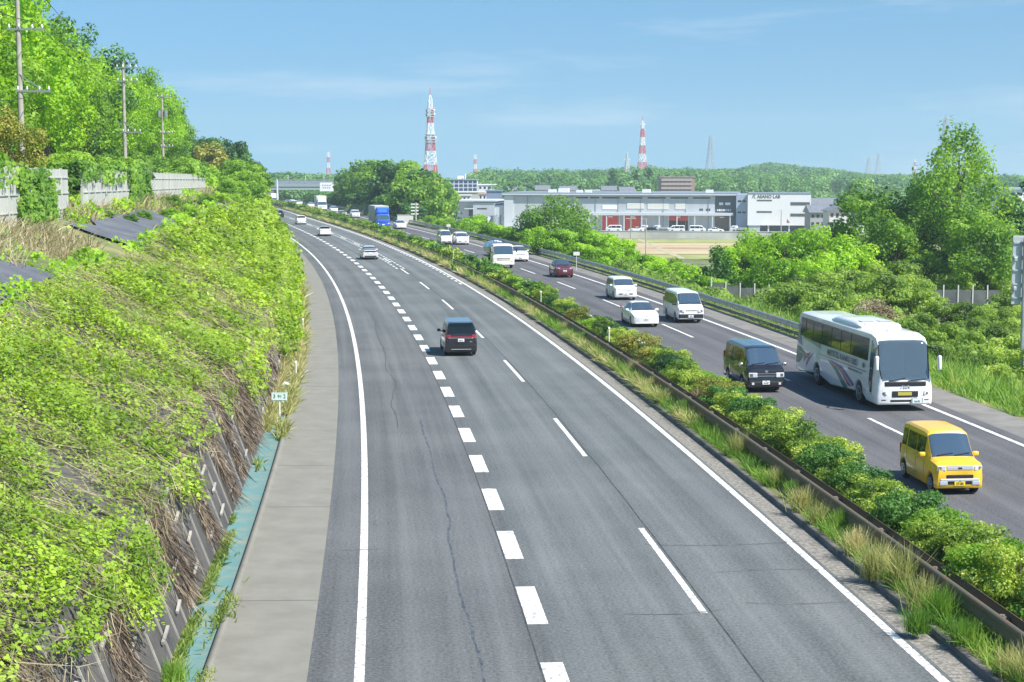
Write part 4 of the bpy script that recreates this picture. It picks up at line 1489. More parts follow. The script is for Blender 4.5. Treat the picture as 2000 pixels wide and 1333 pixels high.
class Shell:
    """car body lofted through stations (y, z_sill, z_belt, z_roof, half width low, belt, roof)"""

    def __init__(s, st, wheels=(), wr=0.3):
        s.st = sorted(st, key=lambda a: -a[0])
        s.wh, s.wr = wheels, wr

    def par(s, y):
        st = s.st
        ys = np.array([a[0] for a in st])[::-1]
        return [float(np.interp(y, ys, np.array([a[k] for a in st])[::-1])) for k in range(1, 7)]

    def ring(s, y):
        zb, ze, zo, wl, we, wo = s.par(y)
        rr = s.wr + 0.06
        z0 = zb
        for yw in s.wh:
            if abs(y - yw) < rr:
                z0 = max(z0, s.wr + math.sqrt(max(rr * rr - (y - yw) ** 2, 0)))
        z0 = min(z0, ze - .08)
        zt = zo - ze
        zm = max(z0 + .06, zb + .48 * (ze - zb))
        return [(0, z0), (wl * .96, z0), (wl, z0 + .05), (max(wl, we) * 1.008, zm), (we, ze), (wo, zo - min(.09, .3 * zt) * 1.0), (wo * .9, zo - min(.03, .1 * zt)), (wo * .55, zo - .004), (0, zo)]

    def body(s, skip=None):
        ys = {a[0] for a in s.st}
        rr = s.wr + 0.06
        for yw in s.wh:
            for k in range(9):
                ys.add(round(yw + rr * math.cos(math.pi * k / 8) * .9999, 4))
        st = s.st
        for a, b in zip(st[:-1], st[1:]):
            if a[0] - b[0] > .5:
                ys.add((a[0] + b[0]) / 2)
        ys = sorted((y for y in ys if s.st[-1][0] <= y <= s.st[0][0]), reverse=True)
        mb = MB()
        rings = []
        for y in ys:
            h = s.ring(y)
            full = [(x, y, z) for x, z in h] + [(-x, y, z) for x, z in h[-2:0:-1]]
            rings.append(full)
        n = len(rings[0])
        V = [p for r_ in rings for p in r_]
        Fs = []
        for i in range(len(rings) - 1):
            for k in range(n):
                k2 = (k + 1) % n
                if skip and ys[i] <= skip[0] + 1e-4 and ys[i + 1] >= skip[1] - 1e-4 and 5 <= k <= 10:
                    continue
                Fs.append((i * n + k, (i + 1) * n + k, (i + 1) * n + k2, i * n + k2))
        Fs.append(tuple(range(n)))
        Fs.append(tuple((len(rings) - 1) * n + k for k in range(n))[::-1])
        mb.add(V, Fs)
        return mb

    def xz(s, y, z):
        """half width of the shell at height z"""
        h = s.ring(y)[2:7]
        zs = [p[1] for p in h]
        return float(np.interp(z, zs, [p[0] for p in h]))

    def side_patch(s, mb, side, poly_lo, poly_hi, off=.012, n=8):
        """glass on one side between two lines [(y, z), ...] sampled along y"""
        poly_lo = sorted(poly_lo, reverse=True); poly_hi = sorted(poly_hi, reverse=True)
        y0_, y1_ = max(poly_lo[0][0], poly_hi[0][0]), min(poly_lo[-1][0], poly_hi[-1][0])
        V = []
        for i in range(n + 1):
            y = y0_ + (y1_ - y0_) * i / n
            lo = float(np.interp(-y, [-p[0] for p in poly_lo], [p[1] for p in poly_lo]))
            hi = float(np.interp(-y, [-p[0] for p in poly_hi], [p[1] for p in poly_hi]))
            for j in range(4):
                z = lo + (hi - lo) * j / 3
                V.append((side * (s.xz(y, z) + off), y, z))
        fs = []
        for i in range(n):
            for j in range(3):
                q = (i * 4 + j, (i + 1) * 4 + j, (i + 1) * 4 + j + 1, i * 4 + j + 1)
                fs.append(q if side < 0 else q[::-1])
        mb.add(V, fs)

    def top_patch(s, mb, ya, yb, k0=5.15, off=.012, n=6, flip=False):
        """glass over the nose or tail between the roof rails, from ya to yb"""
        V = []
        cols = np.concatenate([np.linspace(k0, 8, 6), np.linspace(8, k0, 6)[1:]])
        rows = []
        for i in range(n + 1):
            y = ya + (yb - ya) * i / n
            h = s.ring(y)
            row = []
            for c, k in enumerate(cols):
                a = min(int(k), 7)
                f = k - a
                x = h[a][0] * (1 - f) + h[a + 1][0] * f
                z = h[a][1] * (1 - f) + h[a + 1][1] * f
                row.append(Vector((x if c <= 5 else -x, y, z)))
            rows.append(row)
        sl = (rows[-1][5] - rows[0][5])
        nrm = Vector((0, -sl.z, sl.y)).normalized()
        if nrm.z < 0:
            nrm = -nrm
        m = len(cols)
        V = [p + nrm * off for r_ in rows for p in r_]
        fs = [(i * m + j, i * m + j + 1, (i + 1) * m + j + 1, (i + 1) * m + j) for i in range(n) for j in range(m - 1)]
        mb.add(V, fs)


def mbox(name, par, m, c, size, bev=.0, M=None, rot=None):
    mb = MB()
    mb.cbox((0, 0, 0), size, bev)
    o = mb.build(name, m, par)
    o.location = c
    if rot:
        o.rotation_euler = rot
    return o


def vehicle(name, label, cat, t, u, away, group=None, z=0.0):
    y = t
    for _ in range(4):
        t += y - float(rp(t, u)[1])
    P = rp(t, u, z)
    rz = head(t) + (0 if away else math.pi)
    return thing(name, label, cat, (float(P[0]), float(P[1]), float(P[2])), rz, group)


def car(spec, label, t, u, away=False, name='car', cat='car', detail=2, far=False, loc=None, rz=None, group=None):
    """builds a car facing +y; detail 2 = every visible part, 1 = main parts"""
    if loc is None:
        e = vehicle(name, label, cat, t, u, away, group)
    else:
        e = thing(name, label, cat, loc, rz, group)
    S = Shell(spec['st'], spec['wheels'], spec['wr'])
    m = spec['paint']
    S.body().build('body', m, e, smooth=34)
    if spec.get('roof'):
        mb = MB(); S.top_patch(mb, *spec['roof'][:2], k0=5.0, off=.006, n=8); mb.build('roof', spec['roof'][2], e, smooth=50)
    yf, yr = S.st[0][0], S.st[-1][0]
    ws = MB(); S.top_patch(ws, *spec['ws'], k0=spec.get('wk', 5.25)); wso = ws.build('windshield', m_glass, e, smooth=60)
    if spec.get('rw'):
        rw = MB(); S.top_patch(rw, *spec['rw'], k0=5.25); rw.build('rear_window', spec.get('rglass', m_tint), e, smooth=60)
    for sd in (-1, 1):
        for lo, hi in spec['win']:
            w = MB(); S.side_patch(w, sd, lo, hi); w.build('side_window', spec.get('sglass', m_tint), e, smooth=60)
    tw = spec.get('tw', .19)
    for yw in spec['wheels']:
        for sd in (-1, 1):
            wheel(e, sd * (S.xz(yw, spec['wr'] * 2.4) - tw / 2 - .012), yw, spec['wr'], tw)
    mbox('underbody', e, m_well, (0, 0, .3), (S.par(0)[3] * 2 - .5, (yf - yr) - .3, .24))
    hl = spec['lamp']              # x, z, w, h, y, yaw
    for sd in (-1, 1):
        h = mbox('headlight', e, m_lamp, (sd * hl[0], hl[4], hl[1]), (hl[2], .14, hl[3]), .025, rot=(0, 0, -sd * hl[5]))
        if detail > 1:
            mbox('lamp_unit', h, m_lampd, (sd * hl[2] * .18, .066, 0), (hl[2] * .36, .02, hl[3] * .62), .006)
        tl = spec['tail']
        mbox('tail_light', e, m_red, (sd * tl[0], tl[4], tl[1]), (tl[2], .12, tl[3]), .02, rot=(0, 0, sd * tl[5]))
    for nm, mt, c, sz in spec.get('front', ()):
        mbox(nm, e, mt, c, sz, min(sz) * .25)
    pz, pm, py_ = spec['plate']
    pl = mbox('license_plate', e, pm, (spec.get('px', 0), yf + py_, pz), (.33, .02, .165), .004)
    if detail > 1:
        text(spec.get('num', '36-58'), .1, m_plt, pl, (0, .0115, -.02), (R(90), 0, R(180)), bold=.003)
        text('300', .045, m_plt, pl, (0, .0115, .055), (R(90), 0, R(180)))
    rpl = spec.get('rplate')
    if rpl and (away or detail > 1):
        o = mbox('license_plate', e, pm, (0, yr - rpl[1], rpl[0]), (.33, .02, .165), .004)
        if detail > 1:
            text(spec.get('num', '36-58'), .1, m_plt, o, (0, -.0115, -.02), (R(90), 0, 0), bold=.003)
    mx, my, mz = spec['mirror']
    for sd in (-1, 1):
        mb = MB(); mb.cbox((0, 0, 0), (.2, .12, .15), .04); mb.bar((-sd * .16, -.02, -.05), (-sd * .02, 0, -.03), .05)
        o = mb.build('mirror', spec.get('mpaint', m), e, smooth=50); o.location = (sd * mx, my, mz)
    if detail > 1:
        wp = MB()
        y = spec['ws'][0]; zz = S.ring(y)[8][1]
        y1 = y + (spec['ws'][1] - y) * .1; z1 = S.ring(y1)[8][1]
        hw = S.par(y)[5]
        for x0_, x1_ in ((hw * .75, -.02), (-.05, -hw * .8)):
            wp.bar((x0_, y + .005, zz + .03), (x1_, y1, z1 + .03), .025)
        wp.build('wiper', m_blk, e)
        if spec.get('win'):
            sm_ = MB()
            zt_ = spec['win'][-1][0][0][1] - .03
            ys_ = [w_[0][0][0] + .05 for w_ in spec['win'][:2]] + [spec['win'][1][0][-1][0] - .04]
            for sd in (-1, 1):
                for yy in ys_:
                    zlo = max(S.ring(yy)[2][1], S.ring(yy)[0][1]) + .12
                    S.side_patch(sm_, sd, [(yy + .009, zlo), (yy - .009, zlo)], [(yy + .009, zt_), (yy - .009, zt_)], .004, 1)
            sm_.build('door_seam', m_blk, e)
        for sd in (-1, 1):
            for k, yh in enumerate(spec.get('handles', ())):
                zh = spec.get('hz', .95)
                mbox('door_handle', e, spec.get('hpaint', m), (sd * (S.xz(yh, zh) + .012), yh, zh), (.03, .2, .045), .01)
    return e, S


def wrap_win(segs, zl, zh):
    return [([(a, zl), (b, zl)], [(a, zh), (b, zh)]) for a, b in segs]


# --- stations for each kind
def st_kei(L=3.395, w=.737, h=1.835, hood=.62, ws=.55, hz=.98):
    f = L / 2
    return [(f, .30, hz - .14, hz - .10, w * .90, w * .86, w * .74), (f - .05, .22, hz - .08, hz - .03, w * .965, w * .93, w * .8), (f - .22, .2, hz - .03, hz + .04, w, w * .97, w * .84),
            (f - hood, .2, hz, hz + .1, w, w * .98, w * .9), (f - hood - ws, .2, hz + .02, h - .05, w, w * .98, w * .84), (f - hood - ws - .3, .2, hz + .02, h - .005, w, w * .98, w * .85),
            (-f + .5, .2, hz + .04, h, w, w * .98, w * .85), (-f + .14, .22, hz + .04, h - .05, w, w * .975, w * .84), (-f + .04, .25, hz + .02, hz + .2, w * .97, w * .95, w * .82), (-f, .32, hz - .02, hz + .04, w * .93, w * .91, w * .8)]


def st_sedan(L, w, h, hood, ws, roof, rw, hz=.88, dz=.98):
    f = L / 2
    return [(f, .30, .62, .66, w * .72, w * .7, w * .55), (f - .10, .22, hz - .19, hz - .15, w * .9, w * .88, w * .7), (f - .35, .2, hz - .09, hz - .03, w * .99, w * .95, w * .8), (f - hood, .2, hz, hz + .08, w, w * .97, w * .86),
            (f - hood - ws, .2, hz + .02, h - .04, w, w * .96, w * .7), (f - hood - ws - .35, .2, hz + .03, h, w, w * .96, w * .7), (f - hood - ws - roof, .2, hz + .05, h - .03, w, w * .96, w * .7),
            (f - hood - ws - roof - rw, .22, dz - .03, dz + .05, w, w * .95, w * .78), (-f + .1, .26, dz - .1, dz - .02, w * .97, w * .93, w * .76), (-f, .34, dz - .16, dz - .1, w * .9, w * .87, w * .7)]


def st_van(L, w, h, hz=1.06, nose=.32, ws=.75, gc=.26):
    f = L / 2
    return [(f, gc + .06, hz - .22, hz - .16, w * .9, w * .88, w * .78), (f - .06, gc, hz - .08, hz - .02, w * .97, w * .95, w * .84), (f - nose, gc, hz, hz + .12, w, w * .98, w * .92),
            (f - nose - ws, gc, hz + .02, h - .05, w, w * .98, w * .82), (f - nose - ws - .3, gc, hz + .02, h - .01, w, w * .98, w * .82), (-f + .3, gc, hz + .02, h, w, w * .98, w * .82), (-f + .1, gc, hz, h - .05, w, w * .97, w * .81), (-f + .03, gc, hz, hz + .2, w * .98, w * .96, w * .84), (-f, gc + .06, hz - .04, hz + .02, w * .95, w * .93, w * .82)]


# yellow microvan
yel = dict(st=st_kei(), wheels=(1.16, -1.3), wr=.285, paint=YL, ws=(1.07, .58), rw=(-1.57, -1.655),
           win=wrap_win([(.56, -.12), (-.2, -.98), (-1.1, -1.5)], 1.08, 1.60), lamp=(.56, .83, .26, .16, 1.63, .16), tail=(.66, .9, .12, .34, -1.66, .1),
           front=[('grille', m_sil, (0, 1.66, .83), (.84, .1, .13)), ('grille_badge', m_blk, (0, 1.715, .84), (.12, .012, .05)), ('air_intake', m_blk, (0, 1.655, .58), (.86, .1, .13)), ('bumper_trim', m_sil, (0, 1.665, .475), (1.2, .12, .085)),
                  ('bumper_corner', m_sil, (.5, 1.665, .385), (.26, .12, .15)), ('bumper_corner', m_sil, (-.5, 1.665, .385), (.26, .12, .15)), ('lower_intake', m_blk, (0, 1.65, .385), (.8, .1, .14)), ('door_trim', m_sil, (0, 1.71, .905), (.86, .012, .012))],
           plate=(.385, m_ply, .012), rplate=(.8, .01), num='27-83', mirror=(.84, .72, 1.1), handles=(-.05, -.35), hz=.93)
car(yel, 'bright yellow boxy microvan, frontmost vehicle in the oncoming lanes', 49.75, 6.66, name='microvan', cat='microvan')

# black one-box van
bv = dict(st=st_van(4.7, .845, 1.98), wheels=(1.28, -1.3), wr=.33, paint=BK, ws=(2.0, 1.33), rw=(-2.27, -2.315), wk=5.2,
          win=[([(1.55, 1.16), (.72, 1.12)], [(1.55, 1.45), (.95, 1.74)][:1] + [(.72, 1.76)])] + wrap_win([(.6, -.7), (-.8, -2.1)], 1.14, 1.76),
          lamp=(.6, .80, .38, .21, 2.315, .16), tail=(.76, 1.1, .12, .6, -2.3, .05),
          front=[('grille', m_blk, (0, 2.3, .8), (.86, .1, .16)), ('grille_bar', m_chr, (0, 2.35, .855), (.86, .03, .03)), ('grille_bar', m_chr, (0, 2.35, .755), (.82, .03, .04)), ('emblem', m_chr, (0, 2.33, .95), (.15, .06, .09)),
                 ('bumper_lip', m_blk, (0, 2.29, .42), (1.5, .14, .2)), ('fog_lamp', m_lamp, (.6, 2.36, .42), (.11, .03, .1)), ('fog_lamp', m_lamp, (-.6, 2.36, .42), (.11, .03, .1))],
          plate=(.47, m_plw, .03), rplate=(.7, .01), num='41-69', mirror=(.98, 1.62, 1.2), mpaint=m_chr, handles=(.35, -.5), hz=.98, px=.02)
car(bv, 'black van with the sky mirrored in its blue shining roof, beside the coach', 73.05, 6.55, name='van', cat='van')

# white one-box van with dark bumper
wv = dict(bv, paint=WH, mpaint=m_blk, handles=(.35,), num='18-02', lamp=(.6, .80, .34, .18, 2.315, .16),
          front=[('grille', m_blk, (0, 2.3, .8), (.8, .1, .11)), ('grille_bar', WH, (0, 2.35, .855), (.8, .03, .03)), ('bumper', m_blk, (0, 2.25, .47), (1.62, .24, .3)), ('bumper_corner', m_blk, (.76, 2.05, .47), (.13, .35, .3)), ('bumper_corner', m_blk, (-.76, 2.05, .47), (.13, .35, .3))],
          plate=(.45, m_plw, .035), wheels=(1.28, -1.3))
car(wv, 'white van with black bumper, beside the white hatchback', 105.95, 10.55, name='van', cat='van')

# white hatchback with long sloping nose
hb_st = st_sedan(4.46, .87, 1.49, .95, .95, .95, .95, hz=.9, dz=1.03)
ha = dict(st=hb_st, wheels=(1.35, -1.35), wr=.315, paint=WH, ws=(1.24, .36), rw=(-.75, -1.5),
          win=[([(.75, .98), (-.1, .98)], [(.75, 1.16), (.25, 1.38), (-.1, 1.4)]), ([(-.18, .98), (-1.1, 1.02)], [(-.18, 1.4), (-1.1, 1.26)])],
          lamp=(.63, .72, .34, .13, 1.98, .5), tail=(.72, .95, .2, .2, -2.16, .2),
          front=[('grille', m_blk, (0, 2.16, .66), (.62, .1, .04)), ('emblem', m_chr, (0, 2.2, .69), (.14, .03, .07)), ('lower_intake', m_blk, (0, 2.14, .36), (1.0, .16, .1)), ('bumper_lip', WH, (0, 2.13, .27), (1.4, .22, .05))],
          plate=(.5, m_plw, .01), rplate=(.72, .01), num='50-14', mirror=(.96, .78, 1.0), handles=(-.05, -.85), hz=.86)
car(ha, 'white hatchback with a sloping nose, left of the white van with the black bumper', 103.1, 7.15, name='hatchback')

# white rounded box car
cu_st = st_kei(3.9, .85, 1.65, .78, .42, .98)
cb = dict(st=cu_st, wheels=(1.22, -1.28), wr=.31, paint=WH2, ws=(1.16, .8), rw=(-1.82, -1.9), win=wrap_win([(.7, -.05), (-.15, -1.0), (-1.12, -1.65)], 1.07, 1.46),
          lamp=(.6, .82, .34, .12, 1.87, .2), tail=(.72, .6, .14, .2, -1.92, .1),
          front=[('grille', m_sil, (0, 1.92, .8), (.8, .08, .07)), ('lower_intake', m_blk, (.4, 1.92, .47), (.28, .08, .1)), ('lower_intake', m_blk, (-.4, 1.92, .47), (.28, .08, .1))],
          plate=(.47, m_plw, .01), rplate=(.6, .01), num='33-77', mirror=(.96, .86, 1.08), handles=(-.0, -.3), hz=.9)
car(cb, 'white rounded boxy car between the dark red car and the white hatchback', 124.3, 10.1, name='boxy_car')

# dark red small utility car with black roof
rd_st = st_sedan(4.0, .85, 1.6, .9, .62, 1.35, .45, hz=1.0, dz=1.1)
rdc = dict(st=rd_st, wheels=(1.22, -1.28), wr=.335, paint=RD, ws=(1.06, .5), rw=(-.95, -1.28), roof=(.46, -.84, BK), mpaint=BK,
           win=[([(.75, 1.08), (-.05, 1.08)], [(.75, 1.22), (.4, 1.46), (-.05, 1.5)]), ([(-.13, 1.08), (-1.0, 1.1)], [(-.13, 1.5), (-1.0, 1.44)])],
           lamp=(.6, .85, .34, .11, 1.80, .35), tail=(.7, 1.0, .2, .2, -1.95, .2),
           front=[('grille', m_blk, (0, 1.94, .5), (.9, .1, .22)), ('grille_bar', m_chr, (0, 1.94, .8), (.5, .08, .03)), ('bumper_trim', m_sil, (.62, 1.84, .42), (.24, .14, .1)), ('bumper_trim', m_sil, (-.62, 1.84, .42), (.24, .14, .1))],
           plate=(.62, m_plw, .02), rplate=(.8, .01), num='62-05', mirror=(.94, .7, 1.12), handles=(), hz=.9)
car(rdc, 'dark red small car with a black roof, alone on the outer oncoming lane', 150.4, 10.05, name='utility_car')

# white sedans
sd_st = st_sedan(4.6, .88, 1.47, 1.15, .85, 1.05, .75, hz=.9, dz=1.0)
sdn = dict(st=sd_st, wheels=(1.4, -1.4), wr=.32, paint=WH, ws=(1.1, .34), rw=(-.78, -1.42),
           win=[([(.7, .98), (-.05, .98)], [(.7, 1.14), (.3, 1.35), (-.05, 1.38)]), ([(-.13, .98), (-1.15, 1.0)], [(-.13, 1.38), (-.75, 1.36), (-1.15, 1.16)])],
           lamp=(.62, .72, .36, .12, 2.05, .4), tail=(.66, .86, .36, .13, -2.23, .2),
           front=[('grille', m_blk, (0, 2.22, .52), (.8, .1, .24)), ('lower_intake', m_blk, (.55, 2.16, .36), (.3, .1, .1)), ('lower_intake', m_blk, (-.55, 2.16, .36), (.3, .1, .1)), ('rear_bumper', m_blk, (0, -2.24, .4), (1.3, .1, .14))],
           plate=(.5, m_plw, .03), rplate=(.78, .02), mirror=(.97, .68, 1.0), num='12-90')
su = dict(cb, st=st_sedan(4.6, .91, 1.66, 1.05, .72, 1.6, .5, hz=1.02, dz=1.15), wheels=(1.4, -1.4), wr=.35, paint=WH, ws=(1.2, .56), rw=(-1.12, -1.5),
          win=[([(.8, 1.1), (-.05, 1.1)], [(.8, 1.25), (.45, 1.52), (-.05, 1.56)]), ([(-.13, 1.1), (-1.3, 1.14)], [(-.13, 1.56), (-1.3, 1.48)])], lamp=(.64, .88, .34, .1, 2.05, .4), tail=(.72, 1.05, .2, .2, -2.24, .2),
          front=[('grille', m_blk, (0, 2.24, .8), (.9, .08, .05)), ('lower_intake', m_blk, (0, 2.22, .42), (1.3, .12, .16))], plate=(.52, m_plw, .05), mirror=(1.0, .8, 1.15))
car(su, 'white sport utility car right beside the white tank truck', 176.9, 10.3, name='utility_car', detail=1)
car(dict(cb, paint=WH), 'white tall car, right one of the pair behind the tank truck', 217, 9.95, detail=1)
van_s = dict(bv, st=st_van(3.9, .75, 1.9), wheels=(1.1, -1.1), wr=.29, paint=WH, ws=(1.62, .93), rw=(-1.87, -1.915), mpaint=WH, win=wrap_win([(.7, -.3), (-.4, -1.7)], 1.14, 1.68),
             lamp=(.56, .8, .26, .16, 1.87, .1), tail=(.68, 1.0, .1, .5, -1.9, .05), front=[('grille', m_blk, (0, 1.9, .72), (.6, .1, .07)), ('bumper', m_blk, (0, 1.86, .4), (1.3, .2, .2))], plate=(.5, m_plw, .03), mirror=(.86, 1.2, 1.2))
car(van_s, 'white small van, left one of the pair behind the tank truck', 217.5, 7.9, name='van', cat='van', detail=1)
car(sdn, 'white sedan just right of the tall blue truck', 276.4, 9.6, detail=1)
car(dict(cb, paint=WH), 'white car behind the blue truck, right one of two', 342.5, 9.9, detail=1)
car(dict(sdn, paint=WH2), 'white car behind the blue truck, half hidden by shrubs, left one of two', 345, 7.4, detail=1)
car(dict(sdn), 'white car in front of the white box truck, half hidden by shrubs', 388, 10.3, detail=1)
FG = 'white cars in the distant queue of traffic'
for t, u, sp in ((438, 9.7, sdn), (462, 7.2, cb), (478, 9.9, su), (498, 9.6, cb), (505, 7.1, sdn), (520, 10.0, sdn)):
    car(dict(sp, paint=WH), 'distant white car in the oncoming queue between the gantry and the box truck', t, u, detail=1, group=FG)

# left carriageway, driving away
mv_st = st_van(4.25, .845, 1.79, .98, .75, .7, .24)
mv = dict(st=mv_st, wheels=(1.35, -1.3), wr=.31, paint=MR, ws=(1.35, .72), rw=(-2.03, -2.09), win=wrap_win([(.6, -.2), (-.3, -1.2), (-1.3, -1.8)], 1.06, 1.58),
          lamp=(.62, .76, .3, .14, 2.0, .3), tail=(.0, .98, .01, .01, -1.9, 0), front=[('grille', m_blk, (0, 2.08, .6), (.9, .1, .3))], plate=(.45, m_plw, .03), mirror=(.97, .92, 1.12), mpaint=BK, handles=(.1, -.2), hz=.9)
e, S = car(dict(mv, rplate=(.86, .012), num='55-21'), 'black minivan with a maroon tail lamp bar, driving away in the middle lane', 87.05, -5.7, away=True, name='minivan', cat='minivan')
mbox('spoiler', e, BK, (0, -2.06, 1.765), (1.3, .22, .04), .012)
mbox('lamp_bar', e, m_red, (0, -2.12, 1.02), (1.5, .07, .06), .015)
mbox('chrome_bar', e, m_chr, (0, -2.135, .965), (1.3, .05, .035), .01)
for sd in (-1, 1):
    o = mbox('tail_light', e, m_red, (sd * .66, -2.07, 1.05), (.24, .12, .18), .03, rot=(0, 0, sd * .25))
    mbox('lens', o, m_sil, (0, -.056, -.05), (.2, .012, .05), .004)
mbox('bumper_trim', e, m_sil, (0, -2.135, .38), (1.05, .04, .025), .006)
mbox('rear_bumper', e, BK, (0, -2.1, .45), (1.56, .1, .3), .03)
mbox('badge', e, m_chr, (.52, -2.135, .78), (.14, .01, .05), .003)
mbox('roof_panel', e, mat('dark_roof', (.03, .033, .04), .18, coat=.8), (0, -.45, 1.785), (1.28, 2.6, .02), .008)

e, S = car(dict(ha, rplate=None, rglass=m_glass, paint=paint('silver_white', (.6, .62, .64)), num='73-08'), 'silver white hatchback driving away behind the black minivan lane', 180.9, -5.35, away=True, name='hatchback', detail=1)
mbox('rear_panel', e, m_blk, (0, -2.2, .92), (1.2, .08, .16), .02); mbox('license_plate', e, m_plw, (0, -2.24, .7), (.34, .02, .17)); mbox('bumper_trim', e, m_blk, (0, -2.2, .4), (1.3, .1, .12), .02); mbox('spoiler', e, m_sil, (0, -1.55, 1.18), (1.3, .2, .03), .01)
e, S = car(dict(sdn), 'white sedan driving away, second of the three pale cars ahead', 246.1, -5.65, away=True, detail=1)
car(dict(cb, paint=WH), 'white tall car driving away, last pale one before the dark car', 300, -4.95, away=True, detail=1)
car(dict(sdn, paint=BK), 'small dark car farthest off in the lanes driving away', 346, -5.4, away=True, detail=1)

# ------------------------------------------------------------------ the coach
co = vehicle('coach', 'white tour coach with green, red and blue swooshes on its side', 'bus', 71.15, 10.72, False)
f = 5.99
cst = [(f, .36, 1.0, 1.22, 1.12, 1.12, .98), (f - .05, .3, 1.05, 1.46, 1.2, 1.19, 1.06), (f - .18, .3, 1.12, 1.9, 1.24, 1.235, 1.12), (f - .44, .3, 1.16, 2.9, 1.245, 1.24, 1.1), (f - .72, .3, 1.2, 3.16, 1.245, 1.24, 1.09), (f - 1.3, .3, 1.2, 3.27, 1.245, 1.24, 1.1),
       (-f + .5, .3, 1.2, 3.28, 1.245, 1.24, 1.1), (-f + .12, .34, 1.2, 3.16, 1.24, 1.235, 1.08), (-f, .45, 1.1, 2.9, 1.2, 1.2, 1.02)]
S = Shell(cst, (3.62, -2.48), .5)
cw = paint('coach_white', (0.82, 0.82, 0.80), .3, .7)


def coach_xz(y, z):
    h = S.ring(y)[2:8]
    return float(np.interp(z, [p[1] for p in h], [p[0] for p in h]))


S.xz = coach_xz
S.body(skip=(f - .05, f - .44)).build('body', cw, co, smooth=34)
ws = MB(); S.top_patch(ws, f - .03, f - .56, k0=5.3, off=.015, n=10)
mglw = bpy.data.materials.new('coach_windshield')
mglw.use_nodes = True
nt = mglw.node_tree; nt.nodes.clear()
no_ = nt.nodes.new('ShaderNodeOutputMaterial'); tr_ = nt.nodes.new('ShaderNodeBsdfTransparent'); gl_ = nt.nodes.new('ShaderNodeBsdfGlossy'); mx_ = nt.nodes.new('ShaderNodeMixShader'); fr_ = nt.nodes.new('ShaderNodeFresnel')
tr_.inputs['Color'].default_value = (.62, .76, .76, 1); gl_.inputs['Roughness'].default_value = .03; fr_.inputs['IOR'].default_value = 2.8
nt.links.new(fr_.outputs[0], mx_.inputs[0]); nt.links.new(tr_.outputs[0], mx_.inputs[1]); nt.links.new(gl_.outputs[0], mx_.inputs[2]); df_ = nt.nodes.new('ShaderNodeBsdfDiffuse'); df_.inputs['Color'].default_value = (.42, .52, .53, 1); m2_ = nt.nodes.new('ShaderNodeMixShader'); m2_.inputs[0].default_value = .12
nt.links.new(mx_.outputs[0], m2_.inputs[1]); nt.links.new(df_.outputs[0], m2_.inputs[2]); nt.links.new(m2_.outputs[0], no_.inputs['Surface'])
wso = ws.build('windshield', mglw, co, smooth=70)
mbox('dash_panel', co, m_blk, (0, f - .02, 1.19), (1.84, .09, .2), .03)
for x0_, x1_, z1 in ((.75, .0, 1.44), (-.1, -.9, 1.4)):
    wp = MB(); wp.bar((x0_, f + .025, 1.32), (x1_, f - .02, z1), .03); wp.build('wiper', m_blk, co)
m_dash = mat('dashboard', (.3, .36, .35), .7)
m_curt = mat('cabin_trim', (.5, .58, .58), .8)
mbox('dashboard', co, m_dash, (0, f - .62, 1.2), (2.1, .95, .35), .08)
mbox('cabin_floor', co, m_dash, (0, f - 2.2, .9), (2.2, 3.0, .1))
mbox('cabin_lining', co, m_curt, (0, f - 3.2, 1.9), (2.2, .06, 2.2))
mbox('driver_seat', co, mat('seat_cloth', (.08, .1, .16), .9), (.62, f - 1.75, 1.6), (.5, .16, .9), .06)
mbox('steering_wheel', co, m_blk, (.62, f - .98, 1.52), (.44, .05, .38), .02, rot=(R(-50), 0, 0))
